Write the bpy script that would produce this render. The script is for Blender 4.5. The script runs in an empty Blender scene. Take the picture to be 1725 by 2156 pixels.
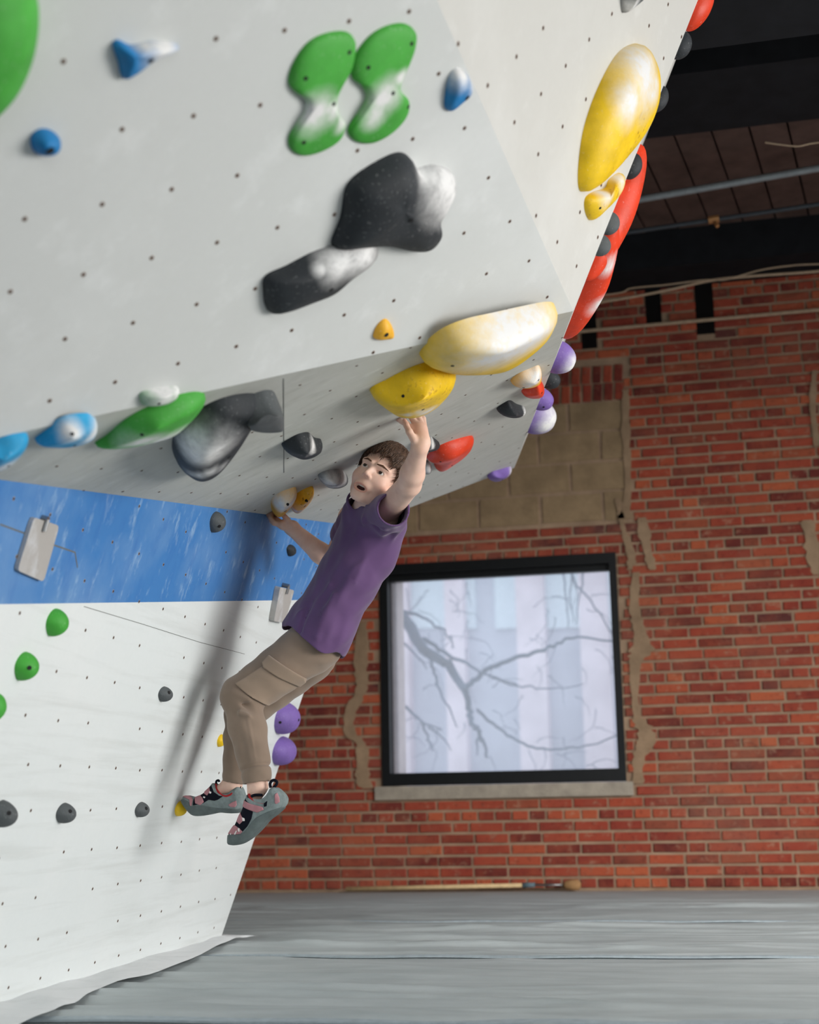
import bpy, bmesh, math, random
import numpy as np
from mathutils import Vector, Matrix
from mathutils.bvhtree import BVHTree
random.seed(7); np.random.seed(7)
S = bpy.context.scene
COL = S.collection
# ------------------------------------------------------------------ camera
W, H, F = 1725, 2156, 3000.0
CAMZ = 0.516
def cam_axes(f, yh, roll, vpx):
    th = math.atan((yh-H/2)/f); ps = math.atan(vpx/math.hypot(f, yh-H/2))
    fw = np.array([-math.sin(ps)*math.cos(th), math.cos(ps)*math.cos(th), math.sin(th)])
    r0 = np.array([math.cos(ps), math.sin(ps), 0.]); u0 = np.cross(r0, fw)
    c, s = math.cos(roll), math.sin(roll)
    return np.stack([c*r0-s*u0, s*r0+c*u0, fw], 1)
R = cam_axes(F, 1696., math.radians(1.05), 685.)
cam = bpy.data.cameras.new('camera'); camo = bpy.data.objects.new('camera', cam); COL.objects.link(camo)
M = Matrix.Identity(4)
for i in range(3):
    M[i][0], M[i][1], M[i][2] = R[i, 0], R[i, 1], -R[i, 2]
M[2][3] = CAMZ
camo.matrix_world = M
cam.sensor_fit = 'VERTICAL'; cam.sensor_height = 36.0; cam.sensor_width = 28.8
cam.lens = F/H*36.0
cam.dof.use_dof = True; cam.dof.focus_distance = 4.62; cam.dof.aperture_fstop = 2.4
S.camera = camo
# ------------------------------------------------------------------ world, lights, exposure
wd = bpy.data.worlds.new('sky'); S.world = wd; wd.use_nodes = True
bg = wd.node_tree.nodes['Background']; bg.inputs[0].default_value = (0.88, 0.93, 1.0, 1); bg.inputs[1].default_value = 1.45
D_WALL = 8.8885
def area(name, loc, target, sx, sy, power, col, spread=180):
    l = bpy.data.lights.new(name, 'AREA'); l.shape = 'RECTANGLE'; l.size = sx; l.size_y = sy
    l.energy = power; l.color = col; l.spread = math.radians(spread)
    o = bpy.data.objects.new(name, l); COL.objects.link(o); o.location = loc
    o.rotation_euler = (Vector(target)-Vector(loc)).to_track_quat('-Z', 'Y').to_euler()
    return o
area('side_window_daylight', (6.6, 3.1, 1.45), (-1, 3.3, 1.5), 5.4, 2.2, 146, (1.0, 0.985, 0.955), 92)
area('front_fill', (2.6, -3.5, 1.6), (-0.3, 5, 1.0), 4.0, 2.0, 80, (0.92, 0.97, 1.0))  # added fill from behind the camera, no such window known
area('overhead_fill', (4.6, 4.6, 3.9), (4.6, 4.6, 0), 3.0, 5.0, 210, (0.97, 0.985, 1.0))  # added overhead light: brightens the floor, leaves the upper bricks darker
area('brick_base_fill', (6.3, -2.5, 3.8), (-0.1, D_WALL, -0.7), 2.4, 1.2, 72, (1.0, 0.98, 0.95), 35)  # added narrow beam that brightens the lower bricks and mats
vs = S.view_settings
vs.view_transform = 'Standard'; vs.look = 'None'; vs.gamma = 1; vs.use_curve_mapping = False; vs.exposure = 0.0
# ------------------------------------------------------------------ helpers: geometry of the place
OFF = np.array([0, 0, CAMZ])
def ray(x, y):
    return R @ np.array([(x-W/2)/F, -(y-H/2)/F, 1.0])
def hit(px, n, p):
    d = ray(*px); return d*(((p-OFF) @ n)/(d @ n))+OFF
def at(x, y, Y):
    d = ray(x, y); return d*(Y/d[1])+OFF
def proj(P):
    c = (np.asarray(P, float)-OFF) @ R
    return np.stack([W/2+F*c[..., 0]/c[..., 2], H/2-F*c[..., 1]/c[..., 2]], -1)
def nrm(v):
    v = np.asarray(v, float); return v/np.linalg.norm(v)
def V(p): return Vector((float(p[0]), float(p[1]), float(p[2])))
# ------------------------------------------------------------------ helpers: objects
def tag(o, label=None, cat=None, group=None, kind=None):
    if label: o['label'] = label
    if cat: o['category'] = cat
    if group: o['group'] = group
    if kind: o['kind'] = kind
    return o
def link(name, me, mat=None, parent=None, smooth=False):
    o = bpy.data.objects.new(name, me); COL.objects.link(o)
    if mat is not None and not me.materials: me.materials.append(mat)
    if parent is not None: o.parent = parent
    if smooth and len(me.polygons): me.polygons.foreach_set('use_smooth', [True]*len(me.polygons))
    return o
def empty(name, loc=(0, 0, 0)):
    o = bpy.data.objects.new(name, None); COL.objects.link(o); o.location = loc; o.empty_display_size = .1
    return o
def mesh(name, verts, faces, mat=None, parent=None, smooth=False):
    me = bpy.data.meshes.new(name)
    me.from_pydata([tuple(map(float, v)) for v in verts], [], [tuple(map(int, f)) for f in faces]); me.update()
    return link(name, me, mat, parent, smooth)
class MB:
    def __init__(s): s.v = []; s.f = []
    def add(s, v, f):
        b = len(s.v); s.v += [tuple(map(float, q)) for q in v]; s.f += [tuple(b+int(i) for i in g) for g in f]
    def box(s, lo, hi):
        x0, y0, z0 = lo; x1, y1, z1 = hi
        s.add([(x0,y0,z0),(x1,y0,z0),(x1,y1,z0),(x0,y1,z0),(x0,y0,z1),(x1,y0,z1),(x1,y1,z1),(x0,y1,z1)],
              [(0,3,2,1),(4,5,6,7),(0,1,5,4),(1,2,6,5),(2,3,7,6),(3,0,4,7)])
    def prism(s, pts, vec):
        n = len(pts); a = [np.asarray(p, float) for p in pts]; b = [p+np.asarray(vec) for p in a]
        s.add(a+b, [tuple(range(n))]+[tuple(range(2*n-1, n-1, -1))]+[(i, n+i, n+(i+1) % n, (i+1) % n) for i in range(n)])
    def tube(s, pts, rad, n=8):
        pts = [np.asarray(p, float) for p in pts]; rad = rad if hasattr(rad, '__len__') else [rad]*len(pts)
        ring = []; prev = None
        for i, p in enumerate(pts):
            t = nrm(pts[min(i+1, len(pts)-1)]-pts[max(i-1, 0)])
            if prev is None:
                a = np.cross(t, [0, 0, 1.] if abs(t[2]) < .9 else [1., 0, 0])
            else: a = prev-t*(prev @ t)
            a = nrm(a); prev = a; b = np.cross(t, a)
            ring.append([p+rad[i]*(math.cos(k*2*math.pi/n)*a+math.sin(k*2*math.pi/n)*b) for k in range(n)])
        f = []
        for i in range(len(pts)-1):
            for k in range(n):
                f.append((i*n+k, i*n+(k+1) % n, (i+1)*n+(k+1) % n, (i+1)*n+k))
        f.append(tuple(range(n-1, -1, -1))); f.append(tuple((len(pts)-1)*n+k for k in range(n)))
        s.add([q for r in ring for q in r], f)
    def build(s, name, mat, parent=None, smooth=False): return mesh(name, s.v, s.f, mat, parent, smooth)
def spline(pts, n=6):
    p = [np.asarray(q, float) for q in pts]; out = []
    for i in range(len(p)-1):
        a, b, c, d = p[max(i-1, 0)], p[i], p[i+1], p[min(i+2, len(p)-1)]
        for k in range(n):
            t = k/n
            out.append(.5*((2*b)+(-a+c)*t+(2*a-5*b+4*c-d)*t*t+(-a+3*b-3*c+d)*t**3))
    out.append(p[-1]); return out
def closed_spline(pts, n=4):
    p = np.asarray(pts, float); m = len(p); out = []
    for i in range(m):
        a, b, c, d = p[i-1], p[i], p[(i+1) % m], p[(i+2) % m]
        for k in range(n):
            t = k/n
            out.append(.5*((2*b)+(-a+c)*t+(2*a-5*b+4*c-d)*t*t+(-a+3*b-3*c+d)*t**3))
    return np.array(out)
# ------------------------------------------------------------------ helpers: materials
def lin(c):
    return tuple((v/12.92 if v <= .04045 else ((v+.055)/1.055)**2.4) for v in [x/255 for x in c])+(1,)
class NT:
    def __init__(s, name):
        s.m = bpy.data.materials.new(name); s.m.use_nodes = True; s.t = s.m.node_tree
        s.p = s.t.nodes['Principled BSDF']; s.out = s.t.nodes['Material Output']
    def n(s, ty, **kw):
        q = s.t.nodes.new(ty)
        for k, v in kw.items():
            if k.startswith('i_'): q.inputs[int(k[2:]) if k[2:].isdigit() else k[2:].replace('_', ' ')].default_value = v
            else: setattr(q, k, v)
        return q
    def l(s, a, b): s.t.links.new(a, b)
    def coord(s, kind='Object', scale=(1, 1, 1), rot=(0, 0, 0)):
        c = s.n('ShaderNodeTexCoord'); mp = s.n('ShaderNodeMapping'); mp.inputs['Scale'].default_value = scale
        mp.inputs['Rotation'].default_value = rot
        s.l(c.outputs[kind], mp.inputs[0]); return mp.outputs[0]
    def noise(s, vec, scale, detail=4, rough=.55, dist=0):
        q = s.n('ShaderNodeTexNoise'); q.inputs['Scale'].default_value = scale; q.inputs['Detail'].default_value = detail
        q.inputs['Roughness'].default_value = rough; q.inputs['Distortion'].default_value = dist
        s.l(vec, q.inputs['Vector']); return q.outputs['Fac']
    def ramp(s, fac, stops, interp='LINEAR'):
        q = s.n('ShaderNodeValToRGB'); q.color_ramp.interpolation = interp; e = q.color_ramp.elements
        while len(e) < len(stops): e.new(.5)
        for k, (p, c) in enumerate(stops):
            e[k].position = p; e[k].color = c if len(c) == 4 else tuple(c)+(1,)
        s.l(fac, q.inputs[0]); return q.outputs[0]
    def mix(s, fac, a, b, mode='MIX'):
        q = s.n('ShaderNodeMix', data_type='RGBA', blend_type=mode)
        for inp, v in ((q.inputs[0], fac), (q.inputs[6], a), (q.inputs[7], b)):
            if hasattr(v, 'is_linked'): s.l(v, inp)
            else: inp.default_value = v
        return q.outputs[2]
    def math(s, op, a, b=0.):
        q = s.n('ShaderNodeMath', operation=op)
        for inp, v in ((q.inputs[0], a), (q.inputs[1], b)):
            if hasattr(v, 'is_linked'): s.l(v, inp)
            else: inp.default_value = v
        return q.outputs[0]
    def bump(s, h, strength=.3, dist=.01):
        q = s.n('ShaderNodeBump'); q.inputs['Strength'].default_value = strength; q.inputs['Distance'].default_value = dist
        s.l(h, q.inputs['Height']); s.l(q.outputs[0], s.p.inputs['Normal'])
    def col(s, c):
        if hasattr(c, 'is_linked'): s.l(c, s.p.inputs['Base Color'])
        else: s.p.inputs['Base Color'].default_value = c
    def set(s, rough=.6, spec=.4, metal=0):
        s.p.inputs['Roughness'].default_value = rough; s.p.inputs['Specular IOR Level'].default_value = spec
        s.p.inputs['Metallic'].default_value = metal; return s
BLACK = (0, 0, 0, 1); WHITE = (1, 1, 1, 1)
def simple(name, c, rough=.6, spec=.4, metal=0, var=.12, scale=30, bump=0.):
    t = NT(name); v = t.coord(); nz = t.noise(v, scale)
    c0 = lin(c); a = tuple(x*(1-var) for x in c0[:3])+(1,); b = tuple(min(1, x*(1+var)) for x in c0[:3])+(1,)
    t.col(t.ramp(nz, [(.3, a), (.7, b)])); t.set(rough, spec, metal)
    if bump: t.bump(t.noise(v, scale*4), bump, .002)
    return t.m
def paint(name, c, chalk, scuff_dir=None, scuff_amt=.5, dirt=None, rough=.55):
    """painted plywood with chalk clouds and scuffs (grain and wear only)"""
    t = NT(name); v = t.coord()
    n1 = t.noise(v, 1.6, 5, .6); cl = t.ramp(n1, [(.48, BLACK), (.78, WHITE)])
    base = t.mix(t.math('MULTIPLY', cl, .45), lin(c), lin(chalk))
    if scuff_dir:
        sc, rot = scuff_dir
        v2 = t.coord(scale=sc, rot=rot); n2 = t.noise(v2, 3.0, 6, .65)
        f2 = t.ramp(n2, [(.56, BLACK), (.74, WHITE)])
        base = t.mix(t.math('MULTIPLY', f2, scuff_amt), base, lin(chalk))
        if dirt:
            n4 = t.noise(v2, 2.2, 5, .6, .3); f4 = t.ramp(n4, [(.5, BLACK), (.75, WHITE)])
            base = t.mix(t.math('MULTIPLY', f4, .5), base, lin(dirt))
    n3 = t.noise(v, 60, 3); base = t.mix(t.math('MULTIPLY', n3, .10), base, lin([x*.8 for x in c]))
    t.col(base); t.set(rough, .3); t.bump(t.noise(v, 220, 2), .08, .002)
    return t.m
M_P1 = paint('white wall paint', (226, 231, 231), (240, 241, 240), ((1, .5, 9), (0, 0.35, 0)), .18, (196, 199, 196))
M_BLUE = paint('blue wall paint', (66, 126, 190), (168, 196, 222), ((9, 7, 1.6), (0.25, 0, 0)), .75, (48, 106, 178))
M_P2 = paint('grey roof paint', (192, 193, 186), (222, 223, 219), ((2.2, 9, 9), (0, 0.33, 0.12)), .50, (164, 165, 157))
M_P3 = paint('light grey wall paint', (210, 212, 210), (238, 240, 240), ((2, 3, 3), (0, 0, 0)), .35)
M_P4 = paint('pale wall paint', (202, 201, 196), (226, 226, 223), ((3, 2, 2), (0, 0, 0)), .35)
M_TNUT = simple('t-nut hole', (74, 52, 44), .8, .2)
M_RIM = simple('worn t-nut rim', (172, 160, 150), .8, .2)
M_SEAM = simple('panel joint', (110, 112, 110), .8, .2)
def hold_mat(name, c, rough=.6, speck=None, chalk=(232, 231, 230), bump=.25, pits=None):
    t = NT(name); v = t.coord()
    a = t.n('ShaderNodeAttribute', attribute_name='chalk'); nz = t.noise(v, 38, 5, .65)
    f = t.math('ADD', a.outputs['Fac'], t.math('MULTIPLY', t.math('SUBTRACT', nz, .5), t.math('MULTIPLY', a.outputs['Fac'], 1.1)))
    f = t.ramp(f, [(.12, BLACK), (.55, (.5, .5, .5, 1)), (.95, WHITE)])
    c0 = lin(c); base = t.ramp(t.noise(v, 14, 4), [(.3, tuple(x*.82 for x in c0[:3])), (.7, tuple(min(1, x*1.12) for x in c0[:3]))])
    n2 = t.noise(v, 120, 3); base = t.mix(t.ramp(n2, [(.62, BLACK), (.8, (.25, .25, .25, 1))]), base, lin(chalk))
    if pits:
        pz = t.noise(v, 55, 2); pa = t.n('ShaderNodeAttribute', attribute_name='worn')
        base = t.mix(t.math('MULTIPLY', t.ramp(pz, [(.6, BLACK), (.66, WHITE)]), pa.outputs['Fac']), base, lin(pits))
    base = t.mix(f, base, lin(chalk)); t.col(base); t.set(rough, .35)
    t.bump(t.noise(v, 240, 3), bump, .002); return t.m
HM = {'green': hold_mat('green hold plastic', (72, 166, 62)), 'darkgreen': hold_mat('deep green hold plastic', (52, 132, 66)),
      'blue': hold_mat('blue hold plastic', (26, 122, 184)), 'sky': hold_mat('sky blue hold plastic', (44, 156, 206)),
      'yellow': hold_mat('yellow hold plastic', (240, 198, 30), .5, pits=(150, 96, 30)), 'black': hold_mat('black hold resin', (44, 48, 52), .65, bump=.5),
      'grey': hold_mat('dark grey hold resin', (86, 90, 92), .7, bump=.6), 'red': hold_mat('red hold plastic', (226, 66, 34), .45),
      'purple': hold_mat('purple hold plastic', (126, 100, 172), .6), 'orange': hold_mat('warm yellow hold plastic', (242, 180, 52), .5, pits=(150, 96, 30))}
M_HOLE = simple('bolt hole', (26, 26, 28), .7, .3)
M_STEEL = simple('bolt steel', (150, 150, 150), .35, .5, .9)
# ------------------------------------------------------------------ planes of the climbing wall (measured from its bolt grid)
n1 = nrm((0.95720645, 0.0407332, -0.28652507)); p1 = np.array((-1.84027967, 4.09248596, 0.00754508))+OFF
n3 = nrm((0.66253102, -0.19298771, -0.72374608)); p3 = np.array((-0.89962433, 2.509553, 1.23570312))+OFF
C = hit((1207, 655), n3, p3)
A0 = hit((0, 1010), n1, p1); A1 = hit((690, 1100), n1, p1)
n2 = nrm(np.cross(A1-A0, C-A0)); n2 = n2 if n2[2] < 0 else -n2
Q = hit((920, 0), n3, p3)
dR = ray(1495, 0); RT = dR*4.8/np.linalg.norm(dR)+OFF
n4 = nrm(np.cross(C-Q, RT-Q)); n4 = n4 if n4[1] < 0 else -n4
RT = hit((1470, 0), n4, C)
E_ = hit((1083, 985), n2, C)
def isect(na, pa, nb, pb, px):
    """point on the line of two planes closest to the viewing ray through px"""
    d = nrm(np.cross(na, nb)); A = np.stack([na, nb, d]); x0 = np.linalg.solve(A, [na @ pa, nb @ pb, 0.])
    r = nrm(ray(*px)); w0 = OFF-x0; b = r @ d; dd = r @ w0; e = d @ w0
    return x0+d*((e-b*dd)/(1-b*b))
G = isect(n1, p1, n2, C, (757, 1116))
J0 = np.linalg.solve(np.stack([n1, n2, n3]), [n1 @ p1, n2 @ C, n3 @ p3])   # grey roof tapers to a point left of the frame
l13 = nrm(np.cross(n1, n3)); K0 = J0+l13*((1.15-J0[1])/l13[1])
Qx = C+(Q-C)*1.35                              # ridge goes on above the frame
RTx = C+(RT-C)*1.30
TL = np.array([p3[0]-(n3[1]*(1.15-p3[1])+n3[2]*(2.9-p3[2]))/n3[0], 1.15, 2.9])
n5 = nrm(np.cross(RT-C, E_-C)); n5 = n5 if n5[0] > 0 else -n5
WALL = empty('wall_left', (-1.9, 4.5, 0))
tag(WALL, 'faceted white and grey bouldering wall with a blue band leaning over the mats', kind='structure')
def panel(name, pts, n, mat, thick=.018, parent=WALL):
    mb = MB(); loc = np.array(parent.location)
    pts = [np.asarray(p)-loc for p in pts]
    m = len(pts); nn = np.cross(pts[1]-pts[0], pts[2]-pts[0])
    if nn @ n < 0: pts = pts[::-1]
    mb.prism(pts, -n*thick)
    return mb.build(name, mat, parent)
# lower wall: foot line on the floor, far edge leans out
def onP1(y, z):
    return np.array([p1[0]-((y-p1[1])*n1[1]+(z-p1[2])*n1[2])/n1[0], y, z])
B1 = hit((462, 1983), n1, p1); B1[2] = -.02; B1 = onP1(B1[1], -.02)
B0 = onP1(1.15, -.02)
blue_far = hit((700, 1249), n1, p1)
# far edge of the lower wall: straight from B1 to G
tb = (0.5*(hit((650, 1249.5), n1, p1)[2]+hit((715, 1249), n1, p1)[2])-B1[2])/(G[2]-B1[2])
bf = B1+(G-B1)*tb; bf = bf-n1*((bf-p1) @ n1)
bn_a = hit((0, 1262), n1, p1); bn_b = hit((600, 1250.5), n1, p1)
bn = bn_a+(bn_a-bn_b)*((bn_a[1]-1.15)/(bn_b[1]-bn_a[1]))
panel('lower_panel', [B0, B1, bf, bn], n1, M_P1)
panel('blue_band_panel', [bn, bf, G, J0, K0], n1, M_BLUE)
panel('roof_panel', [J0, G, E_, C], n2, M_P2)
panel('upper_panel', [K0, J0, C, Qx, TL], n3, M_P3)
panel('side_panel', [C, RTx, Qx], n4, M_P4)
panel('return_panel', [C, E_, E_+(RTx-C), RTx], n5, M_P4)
# bolt holes (t-nuts) in a staggered grid
def inpoly(q, poly):
    x, y = q; c = False; m = len(poly)
    for i in range(m):
        x1, y1 = poly[i]; x2, y2 = poly[(i+1) % m]
        if (y1 > y) != (y2 > y) and x < (x2-x1)*(y-y1)/(y2-y1)+x1: c = not c
    return c
def tnuts(name, poly3, n, o, a, b, rng, r=.0052):
    e1 = nrm(a); e2 = np.cross(n, e1); loc = np.array(WALL.location)
    poly = [((p-o) @ e1, (p-o) @ e2) for p in poly3]
    mb = MB(); rim = MB()
    for i in range(-rng, rng):
        for j in range(-rng, rng):
            q = o+a*i+b*j; xy = ((q-o) @ e1, (q-o) @ e2)
            if not inpoly(xy, poly): continue
            px = proj(q)
            if not (-150 < px[0] < W+150 and -150 < px[1] < H+150): continue
            if random.random() < .04: continue
            q = q+(e1*random.gauss(0, .0012)+e2*random.gauss(0, .0012))
            for (m_, rr, hh) in ((rim, r*1.45, .0005), (mb, r, .0012)):
                ring = [q-loc+n*hh+rr*(math.cos(k*math.pi/4)*e1+math.sin(k*math.pi/4)*e2) for k in range(8)]
                ring2 = [p_-n*(hh+.002) for p_ in ring]
                m_.add(ring+ring2, [tuple(range(8))]+[(k, 8+k, 8+(k+1) % 8, (k+1) % 8) for k in range(8)])
    o1 = mb.build('t_nut_holes', M_TNUT, WALL); tag(o1, kind='stuff')
    o2 = rim.build('t_nut_rims', M_RIM, WALL); tag(o2, kind='stuff')
s1 = .197
u1 = np.array((-0.04103171, 0.99914551, 0.00496494)); v1 = np.array((0.28653977, 0.00700554, 0.95825147))
tnuts('p1', [B0, B1, G, J0, K0], n1, p1, u1*s1, (v1*.6213233-u1*.50204346)*s1, 40, .0036)
s3 = .15404
u3 = np.array((.63412276, .65879364, .40482004)); v3 = np.array((.39867402, -.7271497, .55884912)); v3 = .98109671*v3+.17965737*u3
tnuts('p3', [K0, J0, C, Qx, TL], n3, p3, u3*s3, v3*s3, 30, .0040)
u2 = nrm(np.array([.12, 1, .16])-n2*(n2 @ np.array([.12, 1, .16]))); v2 = np.cross(n2, u2)
tnuts('p2', [J0, G, E_, C], n2, C-v2*.1+u2*.07, u2*s1, v2*.62*s1+u2*.5*s1, 40, .0034)
def back4(x, y): return hit((900+x*.4783, y*.4783), n4, C)
a4 = (back4(384, 535)-back4(714, 171))/3; b4 = (back4(887, 213)-back4(509, 118))/2
tnuts('p4', [C, RTx, Qx], n4, back4(609, 289), a4, a4+b4, 30, .0045)
# visible joints between plywood sheets
def joint(pxs, n, p, w=.0012):
    mb = MB(); loc = np.array(WALL.location); pts = [hit(q, n, p)-loc for q in pxs]
    for a, b in zip(pts[:-1], pts[1:]):
        s = np.cross(nrm(b-a), n)*w
        mb.prism([a+s+n*.0006, b+s+n*.0006, b-s+n*.0006, a-s+n*.0006], -n*.002)
    mb.build('sheet_joint', M_SEAM, WALL)
joint([(597, 797), (598, 995)], n2, C)
joint([(177, 1277), (300, 1314), (420, 1352), (515, 1377)], n1, p1, .0008)
joint([(0, 1104), (55, 1124)], n1, p1, .002); joint([(112, 1147), (158, 1163), (163, 1195)], n1, p1, .002)
# ------------------------------------------------------------------ floor of crash mats
def vnoise(x, y, seed=0):
    xi = np.floor(x).astype(int); yi = np.floor(y).astype(int); fx = x-xi; fy = y-yi
    fx = fx*fx*(3-2*fx); fy = fy*fy*(3-2*fy)
    def hsh(a, b):
        v = np.sin(a*127.1+b*311.7+seed*74.7)*43758.5453; return v-np.floor(v)
    return (hsh(xi, yi)*(1-fx)+hsh(xi+1, yi)*fx)*(1-fy)+(hsh(xi, yi+1)*(1-fx)+hsh(xi+1, yi+1)*fx)*fy
D = 8.8885
def mat_material():
    t = NT('grey mat cover'); v = t.coord()
    nz = t.noise(t.coord(scale=(1, 3, 1)), 3.0, 6, .6); fine = t.noise(v, 420, 2)
    c = t.ramp(nz, [(.3, lin((178, 186, 187))), (.7, lin((203, 210, 211)))])
    c = t.mix(t.math('MULTIPLY', fine, .35), c, lin((146, 152, 152))); t.col(c); t.set(.9, .15)
    t.bump(fine, .25, .001); return t.m
M_MAT = mat_material(); M_SLAB = simple('foam edge', (30, 34, 36), .9, .1); M_VELCRO = simple('pale seam tape', (176, 188, 194), .8, .2)
fl = MB(); fl.box((-4.2, .4, -.06), (5.5, D+.3, -.02))
FLOOR = fl.build('floor', M_SLAB); tag(FLOOR, 'grey fabric covered crash mats with long seams across the gym floor', kind='structure')
def seam_y(k, x):
    base = [2.3, (3.59+.055*x), (5.085+.02*x), (6.55-.005*x), (7.75+.0*x), D-.01][k]
    return base+.006*np.sin(x*3.1+k)+.004*np.sin(x*9.3+2*k)
for k in range(5):
    nx, ny = 300, int(120 if k < 3 else 70)
    xs = np.linspace(-4.1, 3.4, nx); X = np.repeat(xs[None], ny, 0)
    y0 = seam_y(k, xs)+.004; y1 = seam_y(k+1, xs)-.018
    T = np.linspace(0, 1, ny)[:, None]; Y = y0+(y1-y0)*T
    u = X+.35*vnoise(X*1.1, Y*1.5, 3); w = Y+.16*vnoise(X*1.3, Y*2, 5)-.10*X*vnoise(X*.5, Y*.6, 9)
    u2_ = X+.5*Y+.3*vnoise(X*1.7, Y*1.7, 21); w2_ = Y+.32*X*(vnoise(X*.35, Y*.4, 17)-.35)+.12*vnoise(X*1.1, Y*1.4, 23)
    Z = .020*(1-np.abs(2*vnoise(u2_*.55, w2_*4.2, 1)-1))**4+.012*(1-np.abs(2*vnoise(u*1.0+5, w*6.5, 2)-1))**5+.0035*(1-np.abs(2*vnoise(u*1.6+9, w*13, 7)-1))**3
    Z *= (.25+1.2*vnoise(X*.8+3, Y*1.1, 8))*.9*np.clip((D-.15-Y)/1.4, .05, 1)
    edge = np.minimum(T*(y1-y0), (1-T)*(y1-y0)); Z = Z*np.clip(edge/.05, .15, 1)-.010*np.clip(1-edge/.015, 0, 1)
    vv = np.stack([X, Y, Z-.006], -1).reshape(-1, 3)
    idx = np.arange(nx*ny).reshape(ny, nx)
    ff = np.stack([idx[:-1, :-1], idx[:-1, 1:], idx[1:, 1:], idx[1:, :-1]], -1).reshape(-1, 4)
    mesh('mat_cover', vv, ff, M_MAT, FLOOR, True)
    if k in (0, 1, 2):
        mb = MB(); tw = .05 if k == 0 else .022
        for i in range(nx-1):
            pts = []
            for (x_, o_, z_) in ((xs[i], .004, .001), (xs[i+1], .004, .001), (xs[i+1], .004+tw, .003), (xs[i], .004+tw, .003)):
                pts.append((x_, float(seam_y(k+1, np.array(x_)))+o_, z_+.0015*math.sin(x_*11+k)))
            mb.prism(pts, (0, 0, -.006))
        mb.build('seam_tape', M_VELCRO, FLOOR)
# pale fabric flap along the foot of the climbing wall
def fpt(x, y, z=.004):
    d = ray(x, y); return d*((z-CAMZ)/d[2])+OFF
outer = [(-140, 2240), (67, 2156), (147, 2124), (210, 2090), (336, 2052), (454, 2002), (504, 1980), (546, 1979)]
inner = [(-140, 2180), (0, 2130), (90, 2098), (190, 2064), (300, 2030), (410, 1998), (462, 1984), (478, 1973)]
oo = spline([fpt(*q) for q in outer], 6); ii = spline([fpt(*q) for q in inner], 6); ii = [p-np.array([.03, 0, 0]) for p in ii]
vv = []; ff = []
for i, (a, b) in enumerate(zip(ii, oo)):
    for j in range(7):
        q = a+(b-a)*j/6; q = q.copy(); q[2] = .021+.003*math.sin(i*.55+j*.5)+.002*math.sin(i*1.3)-(.004 if j == 6 else 0); vv.append(q)
for i in range(len(ii)-1):
    for j in range(6): ff.append((i*7+j, i*7+j+1, (i+1)*7+j+1, (i+1)*7+j))
M_FLAP = paint('chalky white fabric', (236, 238, 239), (246, 247, 248), ((4, 4, 4), (0, 0, 0)), .5, (212, 214, 214), .9)
mesh('wall_flap', vv, ff, M_FLAP, FLOOR, True)
# ------------------------------------------------------------------ brick wall
WX0, WX1, WZ0, WZ1 = -2.193, -.666, .638, 2.040     # window opening
def brick_material(name, per_obj):
    t = NT(name); v = t.coord('Object' if not per_obj else 'Object')
    if per_obj: rnd = t.n('ShaderNodeObjectInfo').outputs['Random']
    else: rnd = t.n('ShaderNodeNewGeometry').outputs['Random Per Island']
    c = t.ramp(rnd, [(0, lin((104, 50, 46))), (.2, lin((134, 60, 50))), (.45, lin((154, 68, 54))), (.7, lin((168, 78, 58))), (.9, lin((186, 98, 66))), (1, lin((92, 52, 52)))])
    g = t.n('ShaderNodeNewGeometry'); mp = t.n('ShaderNodeMapping'); t.l(g.outputs['Position'], mp.inputs[0])
    w = mp.outputs[0]
    big = t.noise(w, 1.3, 5, .6); c = t.mix(t.math('MULTIPLY', t.ramp(big, [(.48, BLACK), (.72, WHITE)]), .5), c, lin((150, 110, 92)))
    mid = t.noise(w, 6.5, 4, .6); c = t.mix(t.math('MULTIPLY', t.ramp(mid, [(.42, BLACK), (.7, WHITE)]), .45), c, lin((178, 92, 66)))
    spl = t.noise(w, 17, 4, .7); c = t.mix(t.math('MULTIPLY', t.ramp(spl, [(.57, BLACK), (.70, WHITE)]), .6), c, lin((176, 140, 116)))
    dk = t.noise(w, 28, 4, .7); c = t.mix(t.math('MULTIPLY', t.ramp(dk, [(.54, BLACK), (.74, WHITE)]), .6), c, lin((74, 38, 36)))
    t.col(c); t.set(.92, .15); t.bump(t.noise(w, 90, 4), .5, .004); return t.m
M_BRICK_O = brick_material('red brick', True); M_BRICK_S = brick_material('red brick field', False)
def mortar_material(name, c):
    t = NT(name); v = t.coord(); nz = t.noise(v, 7, 6, .65)
    c0 = lin(c); t.col(t.ramp(nz, [(.3, tuple(x*.72 for x in c0[:3])), (.7, tuple(min(1, x*1.15) for x in c0[:3]))]))
    t.set(.95, .1); t.bump(t.noise(v, 60, 5, .7), .7, .006); return t.m
M_MORTAR = mortar_material('lime mortar', (172, 146, 122)); M_SMEAR = mortar_material('smeared cement', (164, 138, 112)); M_BLOCK = mortar_material('cement block', (162, 138, 108))
M_SILL = mortar_material('stone sill', (176, 166, 152))
BWx0, BWx1, BWz1 = -3.75, 2.2, 4.3
wb = MB(); y0, y1 = D+.010, D+.30
wb.box((BWx0, y0, -.05), (WX0, y1, BWz1)); wb.box((WX1, y0, -.05), (BWx1, y1, BWz1))
wb.box((WX0, y0, -.05), (WX1, y1, WZ0-.075)); wb.box((WX0, y0, WZ1), (WX1, y1, BWz1))
WALLB = wb.build('wall_back', M_MORTAR); tag(WALLB, 'old red brick back wall with a bricked in arch above the window', kind='structure')
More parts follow.
